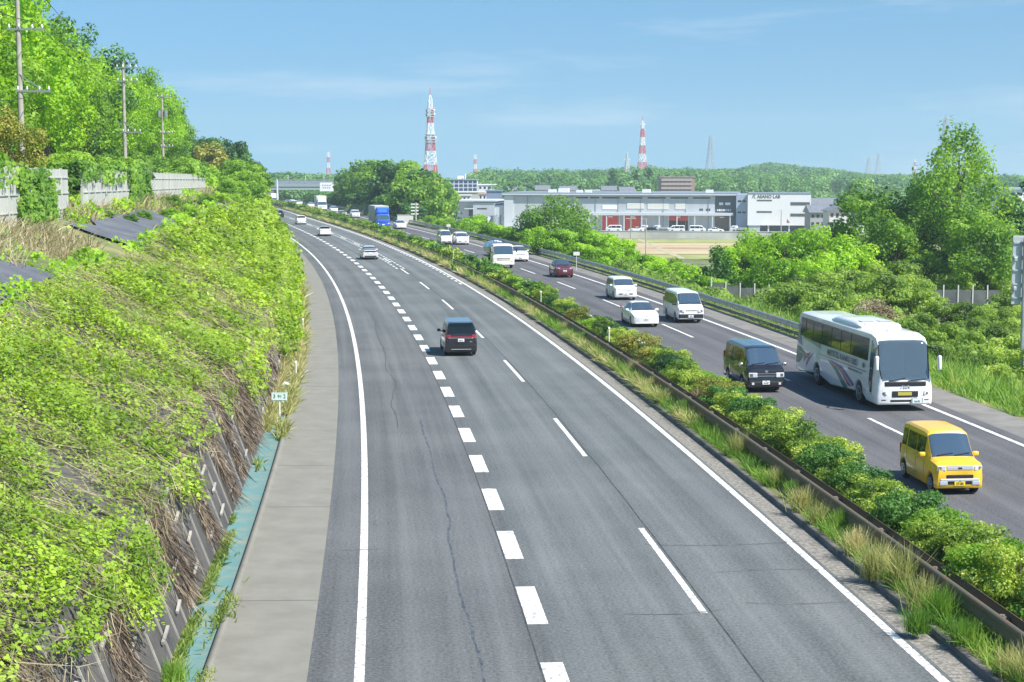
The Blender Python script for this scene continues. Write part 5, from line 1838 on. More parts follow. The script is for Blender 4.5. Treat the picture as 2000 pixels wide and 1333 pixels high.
# things behind the windscreen read as pale sheets
for x, z, w_, h_ in ((.72, 1.42, .3, .09),):
    o = mbox('windscreen_card', wso, mat('card_grey', (.36, .42, .43), .6), (x, f - .045 - max(0, z - 1.46) * .25, z), (w_, .006, h_), 0, rot=(R(16), 0, 0))
tint = mat('coach_side_glass', (.010, .016, .012), .05, spec=.7)
for sd in (-1, 1):
    w = MB(); S.side_patch(w, sd, [(4.55, 2.02), (-1.6, 2.02), (-3.2, 2.02), (-5.45, 2.12)], [(4.55, 2.98), (-5.45, 3.0)], .012, 24)
    wo = w.build('side_window', tint, co, smooth=60)
    for y in (2.2, .8, -.6, -2.0, -3.4, -4.6):
        b = MB(); S.side_patch(b, sd, [(y + .04, 2.04), (y - .04, 2.04)], [(y + .04, 2.92), (y - .04, 2.92)], .018, 2); b.build('window_divider', m_blk, wo)
    w = MB(); S.side_patch(w, sd, [(5.32, .62), (5.05, .78), (4.86, 1.2), (4.84, 2.0)], [(5.32, 2.55), (4.84, 2.98)], .012, 10); w.build('driver_window', m_glass, co, smooth=60)
    # swooshes, flat vinyl on the skin
    for nm, c, lo, hi in (('green_swoosh', (.0, .16, .14), [(-.9, 1.42), (.4, 1.02), (1.55, .44)], [(-.9, 1.43), (.5, 1.22), (2.1, .58)]),
                          ('red_swoosh', (.36, .015, .06), [(-.5, 1.42), (1.2, 1.1), (2.15, .62)], [(-.5, 1.43), (1.2, 1.19), (2.62, .66)]),
                          ('blue_swoosh', (.015, .015, .26), [(-.5, 1.44), (1.2, 1.22), (2.7, .68)], [(-.5, 1.45), (1.3, 1.36), (3.0, .8)]),
                          ('green_swoosh', (.0, .16, .14), [(-4.4, 1.32), (-5.3, .75), (-5.85, .7)], [(-4.4, 1.33), (-5.3, 1.55), (-5.85, 1.55)]),
                          ('red_swoosh', (.36, .015, .06), [(-3.5, 1.42), (-4.4, .98), (-4.6, .86)], [(-3.5, 1.44), (-4.4, 1.3), (-4.6, 1.1)]),
                          ('blue_swoosh', (.015, .015, .26), [(-3.1, 1.46), (-3.9, .9), (-4.2, .6)], [(-3.1, 1.47), (-3.9, 1.2), (-4.2, .85)]),
                          ('purple_swoosh', (.2, .14, .42), [(-5.0, 1.62), (-5.85, 1.75)], [(-5.0, 1.68), (-5.85, 2.9)]),
                          ('grey_swoosh', (.35, .37, .38), [(-2.1, 1.78), (-3.4, 1.9), (-5.0, 2.0)], [(-2.1, 2.02), (-3.4, 2.1), (-5.0, 2.1)])):
        w = MB(); S.side_patch(w, sd, lo, hi, .008, 12); w.build(nm, mat('vinyl_' + nm, c, .35, coat=.5), co, smooth=60)
    w = MB(); S.side_patch(w, sd, [(4.5, 1.5), (-2.2, 1.52)], [(4.5, 1.56), (-2.2, 1.55)], .009, 14); w.build('pin_stripe', mat('vinyl_grey', (.3, .3, .31), .4), co)
    rot = (R(90), 0, R(90) * sd)
    m_let = mat('coach_lettering', (.2, .2, .21), .45)
    text('MEITETSU KANKO BUS', .4, m_let, co, (sd * 1.262, 1.2, 1.77), rot, sx=1.02, bold=.006)
    text('MEITETSU KANKO BUS CO., LTD.', .13, m_let, co, (sd * 1.262, 3.1, 1.4), rot)
    w = MB(); w.tube([(sd * 1.24, 4.15, 1.78), (sd * 1.262, 4.15, 1.78)], .11, 16); w.build('emblem', m_let, co)
    for yw in (3.62, -2.48):
        wheel(co, sd * 1.09, yw, .5, .28)
    o = mbox('headlight', co, m_lamp, (sd * .98, f - .08, .78), (.38, .16, .2), .04, rot=(0, sd * .2, -sd * .35))
    mbox('lamp_unit', o, m_lampd, (0, .082, .0), (.2, .012, .1), .004)
    mbox('fog_lamp', co, m_blk, (sd * .95, f - .045, .5), (.22, .1, .06), .015)
    mr = MB(); mr.cbox((0, 0, 0), (.17, .2, .62), .06); o = mr.build('mirror', cw, co, smooth=60); o.location = (sd * (1.42 if sd < 0 else 1.36), f + .18, 2.1)
    ar = MB(); ar.tube([(sd * 1.1, f - .42, 2.72), (sd * 1.36, f - .02, 2.66), (sd * 1.4, f + .16, 2.4)], .035, 7); ar.build('mirror_arm', m_blk, co, smooth=50)
mbox('front_grille', co, m_blk, (0, f - .0, .76), (1.16, .07, .26), .03)
sgn = mbox('route_board', co, mat('route_yellow', (.46, .40, .06), .5), (.03, f + .045, .77), (.62, .02, .14), .004)
mbox('lower_grille', co, m_blk, (.0, f - .02, .47), (1.3, .07, .1), .02)
pl = mbox('license_plate', co, mat('plate_green', (.62, .72, .72), .4), (-.52, f + .055, .46), (.42, .02, .2), .005)
mbox('plate_frame', pl, m_chr, (0, -.012, 0), (.52, .012, .25), .004)
text('16-51', .12, m_plt, pl, (0, .0115, -.02), (R(90), 0, R(180)), bold=.003)
em = MB()
for s in (-1, 1):
    em.prism([(s * .22, f - .03, 1.02), (s * .16, f - .03, 1.02), (s * .1, f - .03, 1.13), (s * .14, f - .03, 1.13)], (0, .06, 0))
    em.prism([(s * .1, f - .03, 1.02), (s * .02, f - .03, 1.0), (s * .01, f - .03, 1.05), (s * .06, f - .03, 1.13)], (0, .06, 0))
em.build('emblem', m_sil, co)
ac = Shell([(2.9, 3.2, 3.3, 3.36, .92, .9, .8), (2.7, 3.2, 3.36, 3.46, .98, .96, .86), (1.6, 3.2, 3.38, 3.5, .98, .96, .88), (-.6, 3.2, 3.38, 3.5, .98, .96, .88), (-1.2, 3.2, 3.3, 3.38, .96, .94, .82)])
ac.wr = .0
aco = ac.body().build('roof_air_conditioner', cw, co, smooth=34)
for x in (-.42, .42):
    mbox('vent', aco, mat('vent_grey', (.42, .43, .42), .6), (x, 2.78, 3.42), (.66, .2, .03), .005, rot=(R(-22), 0, 0))
    mbox('vent', aco, mat('vent_grey', (.42, .43, .42), .6), (x, 2.1, 3.495), (.62, .5, .02), .005)
mbox('roof_hatch', co, cw, (0, 4.3, 3.27), (.5, .4, .06), .02)
mbox('underbody', co, m_well, (0, 0, .5), (2.1, 11.4, .36))
co.scale = (.94, 1, .955)


def driver(label, car_o, x, y, z, shirt):
    """seated person in the vehicle's own axes, hips at (x, y, z), looking along +y, hands on the wheel"""
    J = [(0, 0, 0, .15, .12), (0, .01, .2, .15, .11), (0, .02, .42, .19, .12), (0, .03, .52, .07, .07), (0, .05, .6, .055, .06), (0, .07, .7, .085, .1), (0, .07, .79, .07, .085),
         (-.2, .03, .44, .06, .06), (-.26, .2, .24, .05, .05), (-.14, .44, .3, .035, .035), (-.12, .52, .33, .04, .03),
         (.2, .03, .44, .06, .06), (.26, .2, .24, .05, .05), (.14, .44, .3, .035, .035), (.12, .52, .33, .04, .03),
         (-.11, .2, .02, .09, .09), (-.12, .45, .04, .065, .065), (-.12, .5, -.34, .05, .05), (.11, .2, .02, .09, .09), (.12, .45, .04, .065, .065), (.12, .5, -.34, .05, .05)]
    E2 = [(0, 1), (1, 2), (2, 3), (3, 4), (4, 5), (5, 6), (2, 7), (7, 8), (8, 9), (9, 10), (2, 11), (11, 12), (12, 13), (13, 14), (0, 15), (15, 16), (16, 17), (0, 18), (18, 19), (19, 20)]
    me = bpy.data.meshes.new('person')
    me.from_pydata([j[:3] for j in J], E2, [])
    o = link('person', me, shirt)
    sm = o.modifiers.new('skin', 'SKIN'); sub_ = o.modifiers.new('smooth', 'SUBSURF'); sub_.levels = sub_.render_levels = 1
    for v, j in zip(me.skin_vertices[0].data, J):
        v.radius = j[3:]
    me.skin_vertices[0].data[0].use_root = True
    M = Matrix.LocRotScale(car_o.location, car_o.rotation_euler, car_o.scale)
    o.location = M @ Vector((x, y, z)); o.rotation_euler = car_o.rotation_euler
    tag(o, label, 'person')
    sk = mat('skin', (.42, .25, .17), .6)
    hm = MB(); hm.tube([(0, .085, .6), (0, .095, .66), (0, .095, .72), (0, .08, .78), (0, .06, .81)], [.05, .085, .095, .09, .03], 12); hm.bar((0, .19, .7), (0, .2, .66), .03)
    h_ = hm.build('head', sk, o, smooth=60)
    hr = MB(); hr.tube([(0, .05, .73), (0, .06, .79), (0, .06, .84)], [.1, .1, .04], 12); hr.build('cap', m_blk, o, smooth=60)
    for s in (-1, 1):
        gl = MB(); gl.cbox((s * .12, .55, .34), (.07, .09, .1), .025)
        for k in range(4):
            gl.tube([(s * .12 + (k - 1.5) * .018, .59, .38), (s * .12 + (k - 1.5) * .018, .62, .35), (s * .12 + (k - 1.5) * .018, .6, .31)], .009, 5)
        gl.build('glove', m_plw, o)
    return o


driver('coach driver in a white shirt and dark cap holding the steering wheel', co, .62, f - 1.55, 1.2, mat('white_shirt', (.75, .76, .78), .8))
mbox('tail_light', co, m_red, (1.1, -f - .01, 1.0), (.16, .06, .5), .02)
mbox('tail_light', co, m_red, (-1.1, -f - .01, 1.0), (.16, .06, .5), .02)


# ------------------------------------------------------------------ trucks
def cab_truck(name, label, t, u, cabm, w=2.2, h=2.5, L=7.5, face=None, loc=None, rz=None, cat='truck', detail=2, group=None):
    e = vehicle(name, label, cat, t, u, False, group) if loc is None else thing(name, label, cat, loc, rz, group)
    f = L / 2
    hw = w / 2
    st = [(f, .42, 1.16, 1.3, hw * .92, hw * .92, hw * .84), (f - .05, .36, 1.25, 1.42, hw * .985, hw * .98, hw * .9), (f - .4, .36, 1.3, h - .12, hw, hw * .99, hw * .88), (f - .6, .36, 1.3, h - .01, hw, hw * .99, hw * .88), (f - 1.7, .5, 1.3, h, hw, hw * .99, hw * .88), (f - 1.85, .6, 1.3, h - .05, hw * .98, hw * .97, hw * .86)]
    S = Shell(st, (f - 1.15,), .4)
    S.body().build('cab', cabm, e, smooth=34)
    wsb = MB(); S.top_patch(wsb, f - .05, f - .37, k0=5.2, off=.015); wsb.build('windshield', m_glass, e, smooth=60)
    for sd in (-1, 1):
        wb_ = MB(); S.side_patch(wb_, sd, [(f - .5, 1.4), (f - 1.4, 1.36)], [(f - .5, h - .35), (f - 1.4, h - .3)]); wb_.build('side_window', m_glass, e, smooth=60)
        wheel(e, sd * (hw - .16), f - 1.15, .4, .26)
        wheel(e, sd * (hw - .2), -f + 1.5, .4, .4)
        mbox('headlight', e, m_lamp, (sd * hw * .76, f - .02, .72), (.32, .1, .17), .03)
        mr = MB(); mr.cbox((0, 0, 0), (.14, .14, .4), .04); mr.bar((-sd * .2, -.1, .2), (0, 0, .16), .03)
        o = mr.build('mirror', m_blk, e, smooth=50); o.location = (sd * (hw + .2), f + .02, h - .6)
    for z, hh in ((1.0, .06), (.86, .05)):
        mbox('grille', e, m_blk, (0, f - .01, z), (w * .62, .06, hh), .01)
    mbox('bumper', e, cabm, (0, f - .02, .5), (w * .98, .16, .26), .04)
    mbox('license_plate', e, m_plw, (0, f + .07, .5), (.44, .02, .2))
    mbox('chassis', e, m_well, (0, -.9, .72), (.9, L - 1.9, .3))
    mbox('underrun_guard', e, m_blk, (0, -.4, .62), (w * .94, 1.9, .36), .02)
    return e, f, hw


e, f, hw = cab_truck('tank_truck', 'tank truck with white cab and shiny steel tank behind the median shrubs', 166.5, 6.6, CR, 2.2, 2.45, 7.8)
tk = MB()
pr = []
for k in range(20):
    a = 2 * math.pi * k / 20
    pr.append((1.04 * math.cos(a), .76 * math.sin(a)))
ysk = [f - 2.0, f - 2.1, f - 2.25, -f + .45, -f + .3, -f + .2]
sc = [.72, .92, 1, 1, .92, .72]
vs = [(x * s, y, 1.78 + z * s) for y, s in zip(ysk, sc) for x, z in pr]
tk.add(vs, [(i * 20 + k, i * 20 + (k + 1) % 20, (i + 1) * 20 + (k + 1) % 20, (i + 1) * 20 + k) for i in range(5) for k in range(20)] + [tuple(range(20)), tuple(range(100, 120))[::-1]])
to = tk.build('tank', mat('tank_steel', (.42, .46, .5), .22, metal=.85), e, smooth=50)
for y in (.8, -1.2):
    mbox('manhole', to, m_sil, (0, y, 2.56), (.5, .5, .14), .04)
wk = MB(); wk.box(-1.08, 1.08, -f + .4, f - 2.1, .98, 1.06); wk.build('side_walkway', m_blk, e)

e, f, hw = cab_truck('box_truck', 'tall blue fronted box truck with a grey cargo body', 286.9, 7.55, BL, 2.4, 2.35, 11.0)
mbox('cargo_box', e, mat('cargo_grey', (.46, .49, .47), .6), (0, -1.0, 2.32), (2.46, 8.8, 2.75), .03)
mbox('roof_spoiler', e, BL, (0, f - 1.5, 2.9), (2.3, .9, 1.15), .2)
mbox('front_board', e, paint('blue_paint_light', (.05, .24, .8), .3, .4), (0, f - 1.04, 2.9), (1.5, .04, .6), .01)
e, f, hw = cab_truck('box_truck', 'white box truck with high wind deflector, in front of the dark hedge', 407, 9.2, WH, 2.35, 2.4, 8.6)
mbox('cargo_box', e, mat('cargo_white', (.74, .74, .7), .55), (0, -1.0, 2.3), (2.4, 6.4, 2.6), .03)
mbox('roof_spoiler', e, WH, (0, f - 1.4, 2.85), (2.2, .8, 1.0), .2)
e, f, hw = cab_truck('box_truck', 'farthest white box truck, left of the queue below the gantry', 533, 6.8, WH, 2.3, 2.4, 8.0)
mbox('cargo_box', e, mat('cargo_white', (.74, .74, .7), .55), (0, -1.0, 2.25), (2.35, 5.8, 2.5), .03)
# ------------------------------------------------------------------ the factory across the fields
m_clad = mat('grey_cladding', (.42, .45, .48), .6, (.48, .51, .54), .05, 3, stretch=(6, 6, .2))
m_cladd = mat('dark_cladding', (.07, .085, .11), .55)
m_cladl = mat('pale_cladding', (.56, .59, .62), .6)
m_wht = mat('white_render', (.80, .80, .80), .6)
m_cream = mat('cream_panel', (.66, .64, .58), .6)
m_redd = mat('red_shutter', (.62, .05, .035), .5)
m_brnd = mat('brown_shutter', (.16, .12, .09), .6)
m_dkw = mat('dark_window', (.025, .03, .035), .15)
m_rf = mat('grey_roof', (.2, .24, .28), .55)
m_tile = mat('tiled_roof', (.13, .14, .16), .6, (.2, .21, .23), 1.5, 4)
m_yard = mat('yard_concrete', lin(176, 174, 166), .9, lin(204, 202, 194), .15, 6)
m_field = mat('field_stubble', lin(150, 128, 96), .95, lin(196, 176, 140), .12, 8, .35, .65, stretch=(.25, 1.4, 1))
m_field2 = mat('field_green', lin(122, 132, 70), .95, lin(158, 158, 96), .2, 7)

A = at(985, 449, 489); A.z = -7.9
B = at(1440, 453, 478); B.z = -7.9
FA = math.atan2(B.y - A.y, B.x - A.x)
LEN = (B - A).length
FZ = -7.9


def fpos(s, dpt=0.0, z=FZ):
    """s metres along the factory front, dpt metres behind it"""
    return (A.x + math.cos(FA) * s - math.sin(FA) * dpt, A.y + math.sin(FA) * s + math.cos(FA) * dpt, z)


def sp(px):
    """distance along the factory front of the picture column px"""
    k = (px - 1000) / FPX
    den = math.cos(FA) - k * math.sin(FA)
    return (k * A.y - A.x) / den


def hp(py, s):
    """height above the yard of picture row py on the factory front"""
    return at(1000, py, A.y + math.sin(FA) * s).z - FZ


def fpart(name, m, par, bx, smooth=None):
    mb = MB()
    for b in bx:
        mb.box(*b)
    return mb.build(name, m, par)


ya = MB()
P = [fpos(-22, -9), fpos(LEN + 40, -9), fpos(LEN + 40, 60), fpos(-22, 60)]
ya.prism([(p[0], p[1], -10.6) for p in P], (0, 0, 10.6 + FZ - .02))
ya.build('yard', m_yard, kind='structure')
wl_ = thing('yard_wall', 'long pale concrete wall below the factory yard, behind the brown fields', 'wall', fpos(-22, -9.4, -10.4), FA)
fpart('wall', m_yard, wl_, [(0, LEN + 62, -.15, .25, 0, 2.75)])
fpart('coping', m_cladl, wl_, [(0, LEN + 62, -.25, .35, 2.753, 2.9)])

fc = thing('warehouse', 'long grey warehouse with red shutters under a full length canopy', 'warehouse', (A.x, A.y, FZ), FA)
H = hp(377, 30)
D = 38
s0, s1 = sp(1003), sp(1395)
fpart('wall', m_clad, fc, [(s0, s1, 0, D, 0, H - .9), ])
fpart('dark_bay', m_cladd, fc, [(s1 + .02, LEN - .5, .6, D, 0, H - .95)])
fpart('end_wall', m_cladl, fc, [(0, s0 - .02, -.4, D, 0, H - .6)])
fpart('roof', m_rf, fc, [(-.6, LEN, -.7, D + .5, H - .88, H)])
fpart('gutter', m_cladl, fc, [(-.6, LEN, -.95, -.72, H - .7, H - .3)])
cz = hp(418, 50)
fpart('canopy', m_cladl, fc, [(sp(1150), LEN - 1.2, -2.6, -.01, cz - .45, cz + .35)])
for s in np.linspace(sp(1152), LEN - 2, 9):
    fpart('canopy_post', m_cladl, fc, [(s - .15, s + .15, -2.5, -2.2, 0, cz - .46)])
for a, b, top, mt, lb in ((1176, 1208, 422, m_redd, 'red roller shutter'), (1219, 1253, 422, m_redd, None), (1306, 1343, 424, m_dkw, 'half open shutter showing a dark interior'), (1394, 1423, 428, m_brnd, 'brown roller shutter')):
    sa, sb = sp(a), sp(b)
    y = -.12 if a < 1380 else .45
    o = fpart('roller_shutter', mt, fc, [(sa, sb, y, y + .1, .05, cz - .75)])
    fpart('shutter_frame', m_cladl, o, [(sa - .35, sa - .01, y - .12, y + .1, 0, cz - .5), (sb + .01, sb + .35, y - .12, y + .1, 0, cz - .5)])
    if mt is m_dkw:
        fpart('shutter', m_redd, o, [(sa, sb, y - .08, y - .01, cz - 2.0, cz - .75)])
    fpart('number_board', m_wht, o, [((sa + sb) / 2 - .6, (sa + sb) / 2 + .6, y - .2, y - .13, cz - 1.15, cz - .8)])
for a, b in ((1065, 1115), (1124, 1148), (1152, 1170), (1175, 1210), (1219, 1254), (1264, 1299), (1308, 1343), (1352, 1386)):
    fpart('strip_window', m_dkw, fc, [(sp(a), sp(b), -.05, -.003, hp(388, 30), hp(385.5, 30))])
for a, b, t_, bt, mt in ((1176, 1205, 401, 409, m_wht), (1224, 1257, 397, 408, m_cream), (1264, 1305, 398, 409, m_cream), (1318, 1339, 398, 409, m_cream)):
    s = sp(a)
    fpart('sign_panel', mt, fc, [(sp(a), sp(b), -.12, -.003, hp(bt, s), hp(t_, s))])
for px in (1365, 1369, 1378, 1383):
    fpart('small_window', m_dkw, fc, [(sp(px), sp(px + 3), -.05, -.003, hp(412, 60), hp(408, 60))])
for i in range(7):
    px = 1399 + i * 4.1
    fpart('small_window', m_wht if i % 2 else m_cladl, fc, [(sp(px), sp(px + 3), .5, .59, hp(413, 62), hp(409, 62))])
for a, b in ((1403, 1411), (1415, 1425)):
    fpart('white_panel', m_wht, fc, [(sp(a), sp(b), .48, .59, hp(401, 62), hp(396, 62))])  # plain white panels on the dark bay
for a in np.arange(1030, 1390, 44):
    fpart('downpipe', m_rf, fc, [(sp(a), sp(a) + .14, -.14, -.003, 0, H - 1)])
for i, (px, s) in enumerate(((1065, 1), (1085, 1.4), (1120, .8), (1138, .8), (1250, 1.1), (1375, 1))):
    fpart('roof_vent', m_wht, fc, [(sp(px), sp(px) + 2.2 * s, 6, 8.5, H + .002, H + .9 * s)])

lb = thing('annex_building', 'low grey plant building with a chute at the left end of the warehouse', 'building', (A.x, A.y, FZ), FA)
sa, sb = sp(890), sp(985)
h2 = hp(394, -6)
fpart('wall', m_clad, lb, [(sa, sa + (sb - sa) * .36, 1.2, 24, -1.5, h2), (sa + (sb - sa) * .36 + .01, sb - 3.0, 0, 24, -1.5, h2 - .3)])
fpart('recess', m_cladd, lb, [(sa + (sb - sa) * .26, sa + (sb - sa) * .355, 1.05, 1.19, 0, h2 - 2.2)])
fpart('side_block', m_cladl, lb, [(sb - 2.98, sb + .3, .4, 20, -1.5, h2 - 1.2)])
fpart('roof', m_cladl, lb, [(sa - .4, sb - 2.6, -.4, 24.3, h2 + .004, h2 + .4)])
fpart('window', m_dkw, lb, [(sp(932), sp(951), -.06, -.003, hp(409, -5), hp(407, -5))])
fpart('window', m_dkw, lb, [(sp(930), sp(936), -.06, -.003, hp(433, -5), hp(428, -5))])
fpart('awning', m_cladl, lb, [(sp(908), sp(924), -.7, 1.0, hp(409, -5), hp(407, -5))])
ch = MB(); ch.bar((sp(958), -1.2, hp(424, -5)), (sp(946), -1.6, .6), .9); ch.build('chute', m_cladl, lb)
tb = MB(); tb.tube([(sp(966), -.8, -1), (sp(966), -.8, 4.4)], 1.1, 14); tb.build('silo', m_rf, lb, smooth=40)
for s in np.linspace(sb - 2.6, sb, 3):
    fpart('pipe', m_cladd, lb, [(s, s + .3, .1, .39, 0, 4.5)])

of = thing('office_block', 'white office block with the large grey lettering, raised on a dark ground floor', 'office', (A.x, A.y, FZ), FA)
sa, sb = sp(1459.5), sp(1581)
zt, zb_ = hp(379, 78), hp(439.5, 78)
fpart('wall', m_wht, of, [(sa, sb, -5.0, 16, zb_, zt)])
fpart('shaded_side_wall', mat('white_wall_in_shade', (.34, .4, .5), .6), of, [(sa - 3.4, sa - .01, -2.0, 15, 0, zt - .15)])  # stands for the white left side wall, its shade painted in blue-grey
fpart('ground_floor', m_cladd, of, [(sa + .3, sb - 1.2, -2.5, 15, 0, zb_ - .01)])
fpart('roof', m_rf, of, [(sa - .05, sb + .05, -5.1, 16.1, zt + .003, zt + .25)])
for px in (1462, 1500, 1540, 1578):
    fpart('column', m_cladl, of, [(sp(px) - .2, sp(px) + .2, -4.6, -4.2, 0, zb_ - .01)])
for a, b, t_, bt in ((1477, 1506, 390, 392.5), (1477, 1506, 412, 415), (1542, 1579, 394.5, 400.5), (1542, 1579, 416.5, 422)):
    fpart('window', mat('office_window', (.10, .11, .11), .2), of, [(sp(a), sp(b), -5.06, -5.003, hp(bt, 80), hp(t_, 80))])
for z in (392, 414):
    for k in (0, 1):
        fpart('side_window', m_dkw, of, [(sa - 3.46, sa - 3.403, 1 + 3 * k, 3 + 3 * k, hp(z + 3, 78), hp(z - .5, 78))])
        fpart('side_window', m_dkw, of, [(sa - 2.9 + 1.3 * k, sa - 1.9 + 1.3 * k, -2.06, -2.003, hp(z + 3, 78), hp(z - .5, 78))])
m_lt = mat('sign_letters', (.10, .10, .11), .5)
zt_ = hp(384.3, 79)
text('ASANO LAB', 1.25, m_lt, of, (sp(1499.5), -5.02, zt_), (R(90), 0, 0), ext=.04, bold=.03, sx=.98)
lg = MB()
lx = sp(1470.5)
for q in ([(-.75, -.75), (-.5, -.75), (.15, .85), (-.1, .85)], [(-.1, .85), (.1, .95), (.75, .55), (.7, .2), (.1, .05), (.1, .25), (.5, .4), (.5, .55)], [(-.1, -.05), (.1, .1), (.62, -.55), (1.2, -.75), (.55, -.75)]):
    lg.prism([(lx + a * .6, -5.06, zt_ + .1 + b * .75) for a, b in q], (0, .05, 0))
lg.build('emblem', m_lt, of)
lg = MB(); lx = sp(1538); z = hp(431, 80)
lg.prism([(lx - .4, -5.05, z - .5), (lx + .5, -5.05, z - .45), (lx - .3, -5.05, z + .6)], (0, .04, 0)); lg.build('emblem_small', mat('sign_red', (.4, .12, .12), .5), of)
bs = thing('bin_shed', 'small pale slatted shed beside the office block entrance', 'shed', fpos(sp(1462), -7.0), FA)
fpart('wall', m_cladl, bs, [(0, 3.2, 0, 2, 0, 1.75)]); fpart('roof', m_rf, bs, [(-.1, 3.3, -.15, 2.1, 1.752, 1.95)])
for s in np.arange(.2, 3.1, .4):
    fpart('slat', m_rf, bs, [(s, s + .08, -.04, -.003, .05, 1.7)])
# vehicles standing in the yard
YG = 'white vans parked in front of the warehouse'
for px, lbl, sp_, rz in ((1203, 'white van parked in front of the left red shutter of the warehouse', wv, 90), (1324, 'white van parked in front of the half open shutter of the warehouse', wv, 90), (1364, 'white van parked between the half open and the brown shutter of the warehouse', wv, -90)):
    car(dict(sp_, mpaint=WH), lbl, 0, 0, name='van', cat='van', detail=1, loc=fpos(sp(px), -7.3), rz=FA + R(rz), group=YG)
car(dict(sdn), 'pale sedan parked in front of the right red shutter of the warehouse', 0, 0, detail=1, loc=fpos(sp(1246), -7.4), rz=FA + R(90))
car(dict(sdn, paint=WH), 'pale low car parked by the brown shutter of the warehouse', 0, 0, detail=1, loc=fpos(sp(1399), -7.4), rz=FA + R(-90))
for px, lbl in ((1270, 'light truck with a dark bed parked in the yard, left one of two'), (1294, 'white light truck parked in the yard, right one of two'), (1443, 'white light truck parked between the warehouse and the office block')):
    e, f, hw = cab_truck('light_truck', lbl, 0, 0, WH, 1.7, 1.95, 4.7, loc=fpos(sp(px), -7.2), rz=FA + R(75))
    mbox('cargo_bed', e, m_blk if px == 1270 else m_sil, (0, -.9, 1.05), (1.7, 2.7, .6), .03)


# fields
def patch(name, pts, m, z):
    mb = MB()
    mb.poly([(x, y, z) for x, y in pts])
    return mb.build(name, m, kind='structure')


def quad(pxa, pxb, da, db, pxc=None, pxd=None):
    pxc = pxb if pxc is None else pxc
    pxd = pxa if pxd is None else pxd
    return [((pxa - 1000) / FPX * da, da), ((pxb - 1000) / FPX * da, da), ((pxc - 1000) / FPX * db, db), ((pxd - 1000) / FPX * db, db)]


fz = -9.25
for i, (a, b, da, db, mt) in enumerate(((1130, 1760, 352, 372, m_field2), (1150, 1760, 373.5, 402, m_field), (1160, 1760, 403.5, 431, m_field), (1170, 1760, 432.5, 455, m_field2))):
    patch('field', quad(a, b, da, db), mt, fz + .004 * i)
patch('farm_track', quad(1330, 1345, 350, 455, 1250, 1244), mat('track_earth', lin(150, 142, 112), .95, lin(180, 170, 140), .4, 6), fz + .03)

# slim poles in the fields
for px, d, yt, yb, lbl in ((1232, 352, 420, 500, 'wooden utility pole with crossarm standing in the brown field'), (1262, 372, 428, 492, 'thin grey lamp pole in front of the warehouse'), (1526, 468, 411, 455, 'tall slim grey pole in front of the office block')):
    q = at(px, yt, d); zb = gz(q.x, d) if d < 460 else FZ
    o = thing('field_pole', lbl, 'pole', (q.x, d, zb))
    h = q.z - zb
    mb = MB(); mb.tube([(0, 0, -.3), (0, 0, h)], [.16, .1], 8); mb.build('pole', m_pole, o)
    if px == 1232:
        fpart('crossarm', m_pole, o, [(-1.1, 1.1, -.1, .1, h - .9, h - .7)])
    else:
        fpart('lamp_head', m_sil, o, [(-.9, .1, -.1, .1, h - .05, h + .05)])

# ------------------------------------------------------------------ houses and blocks behind
def block(name, label, cat, pxa, pxb, yt, yb, d, m, depth=10, roof=None, wins=None, group=None):
    a, b = at(pxa, yt, d), at(pxb, yt, d)
    z0, z1 = at(pxa, yb, d).z, a.z
    o = thing(name, label, cat, (a.x, d, z0))
    w, h = b.x - a.x, z1 - z0
    fpart('wall', m, o, [(0, w, 0, depth, -3, h)])
    if roof == 'gable':
        mb = MB()
        mb.prism([(-.5, -.6, h), (-.5, depth / 2, h + depth * .22), (-.5, depth + .6, h), (-.5, depth + .6, h - .2), (-.5, -.6, h - .2)], (w + 1, 0, 0))
        mb.build('roof', m_tile, o)
    elif roof == 'gable_y':
        mb = MB()
        mb.prism([(-.5, -.6, h), (w / 2, -.6, h + w * .22), (w + .5, -.6, h), (w + .5, -.6, h - .15), (-.5, -.6, h - .15)], (0, depth + 1, 0))
        mb.build('roof', m_tile, o)
    else:
        fpart('roof', roof if roof is not None and not isinstance(roof, str) else m_cladl, o, [(-.3, w + .3, -.3, depth + .3, h + .003, h + .35)])
    if wins:
        nx, nz, fw, fh, wm = wins
        for i in range(nx):
            for j in range(nz):
                x = w * (i + .5) / nx; z = h * (j + .5) / nz
                fpart('window', wm, o, [(x - w / nx * fw / 2, x + w / nx * fw / 2, -.08, -.003, z - h / nz * fh / 2, z + h / nz * fh / 2)])
    return o, w, h


o, w, h = block('school_building', 'white framed school building with rows of blue windows, left of the warehouse', 'school', 878, 932, 352, 374, 640, mat('school_white', (.62, .64, .68), .6), 14, mat('blue_grey_roof', (.28, .33, .42), .5), (6, 3, .78, .7, mat('blue_window', (.04, .06, .14), .2)))
fpart('penthouse', m_wht, o, [(w * .28, w * .5, 3, 8, h + .36, h + 1.6)])
mb = MB(); mb.tube([(w * .56, 2, h), (w * .56, 2, h + 2.4)], .25, 8); mb.build('chimney', m_wht, o)
block('white_house', 'small white house with a lit corner below the school building', 'house', 880, 919, 383, 396, 560, mat('house_cream', (.62, .62, .56), .7), 9, m_cladl, (5, 1, .4, .5, m_dkw))
block('terrace_building', 'flat pale terrace building under the school', 'building', 880, 945, 376.5, 386, 600, mat('terrace_beige', (.44, .42, .38), .7), 9, m_cream)
block('pale_building', 'flat pale building right of the school building', 'building', 934, 968, 362, 372, 650, m_cladl, 10, m_wht, (4, 1, .5, .4, m_dkw))
block('orange_roof_house', 'house with an orange pink roof left of the warehouse', 'house', 935, 958, 380, 392, 545, m_cream, 9, mat('orange_roof', (.55, .28, .2), .7), (3, 1, .4, .5, m_dkw))
block('blue_shed', 'blue grey shed beside the warehouse roof', 'shed', 950, 980, 374, 397, 530, mat('shed_blue', (.2, .25, .34), .6), 9, m_rf)
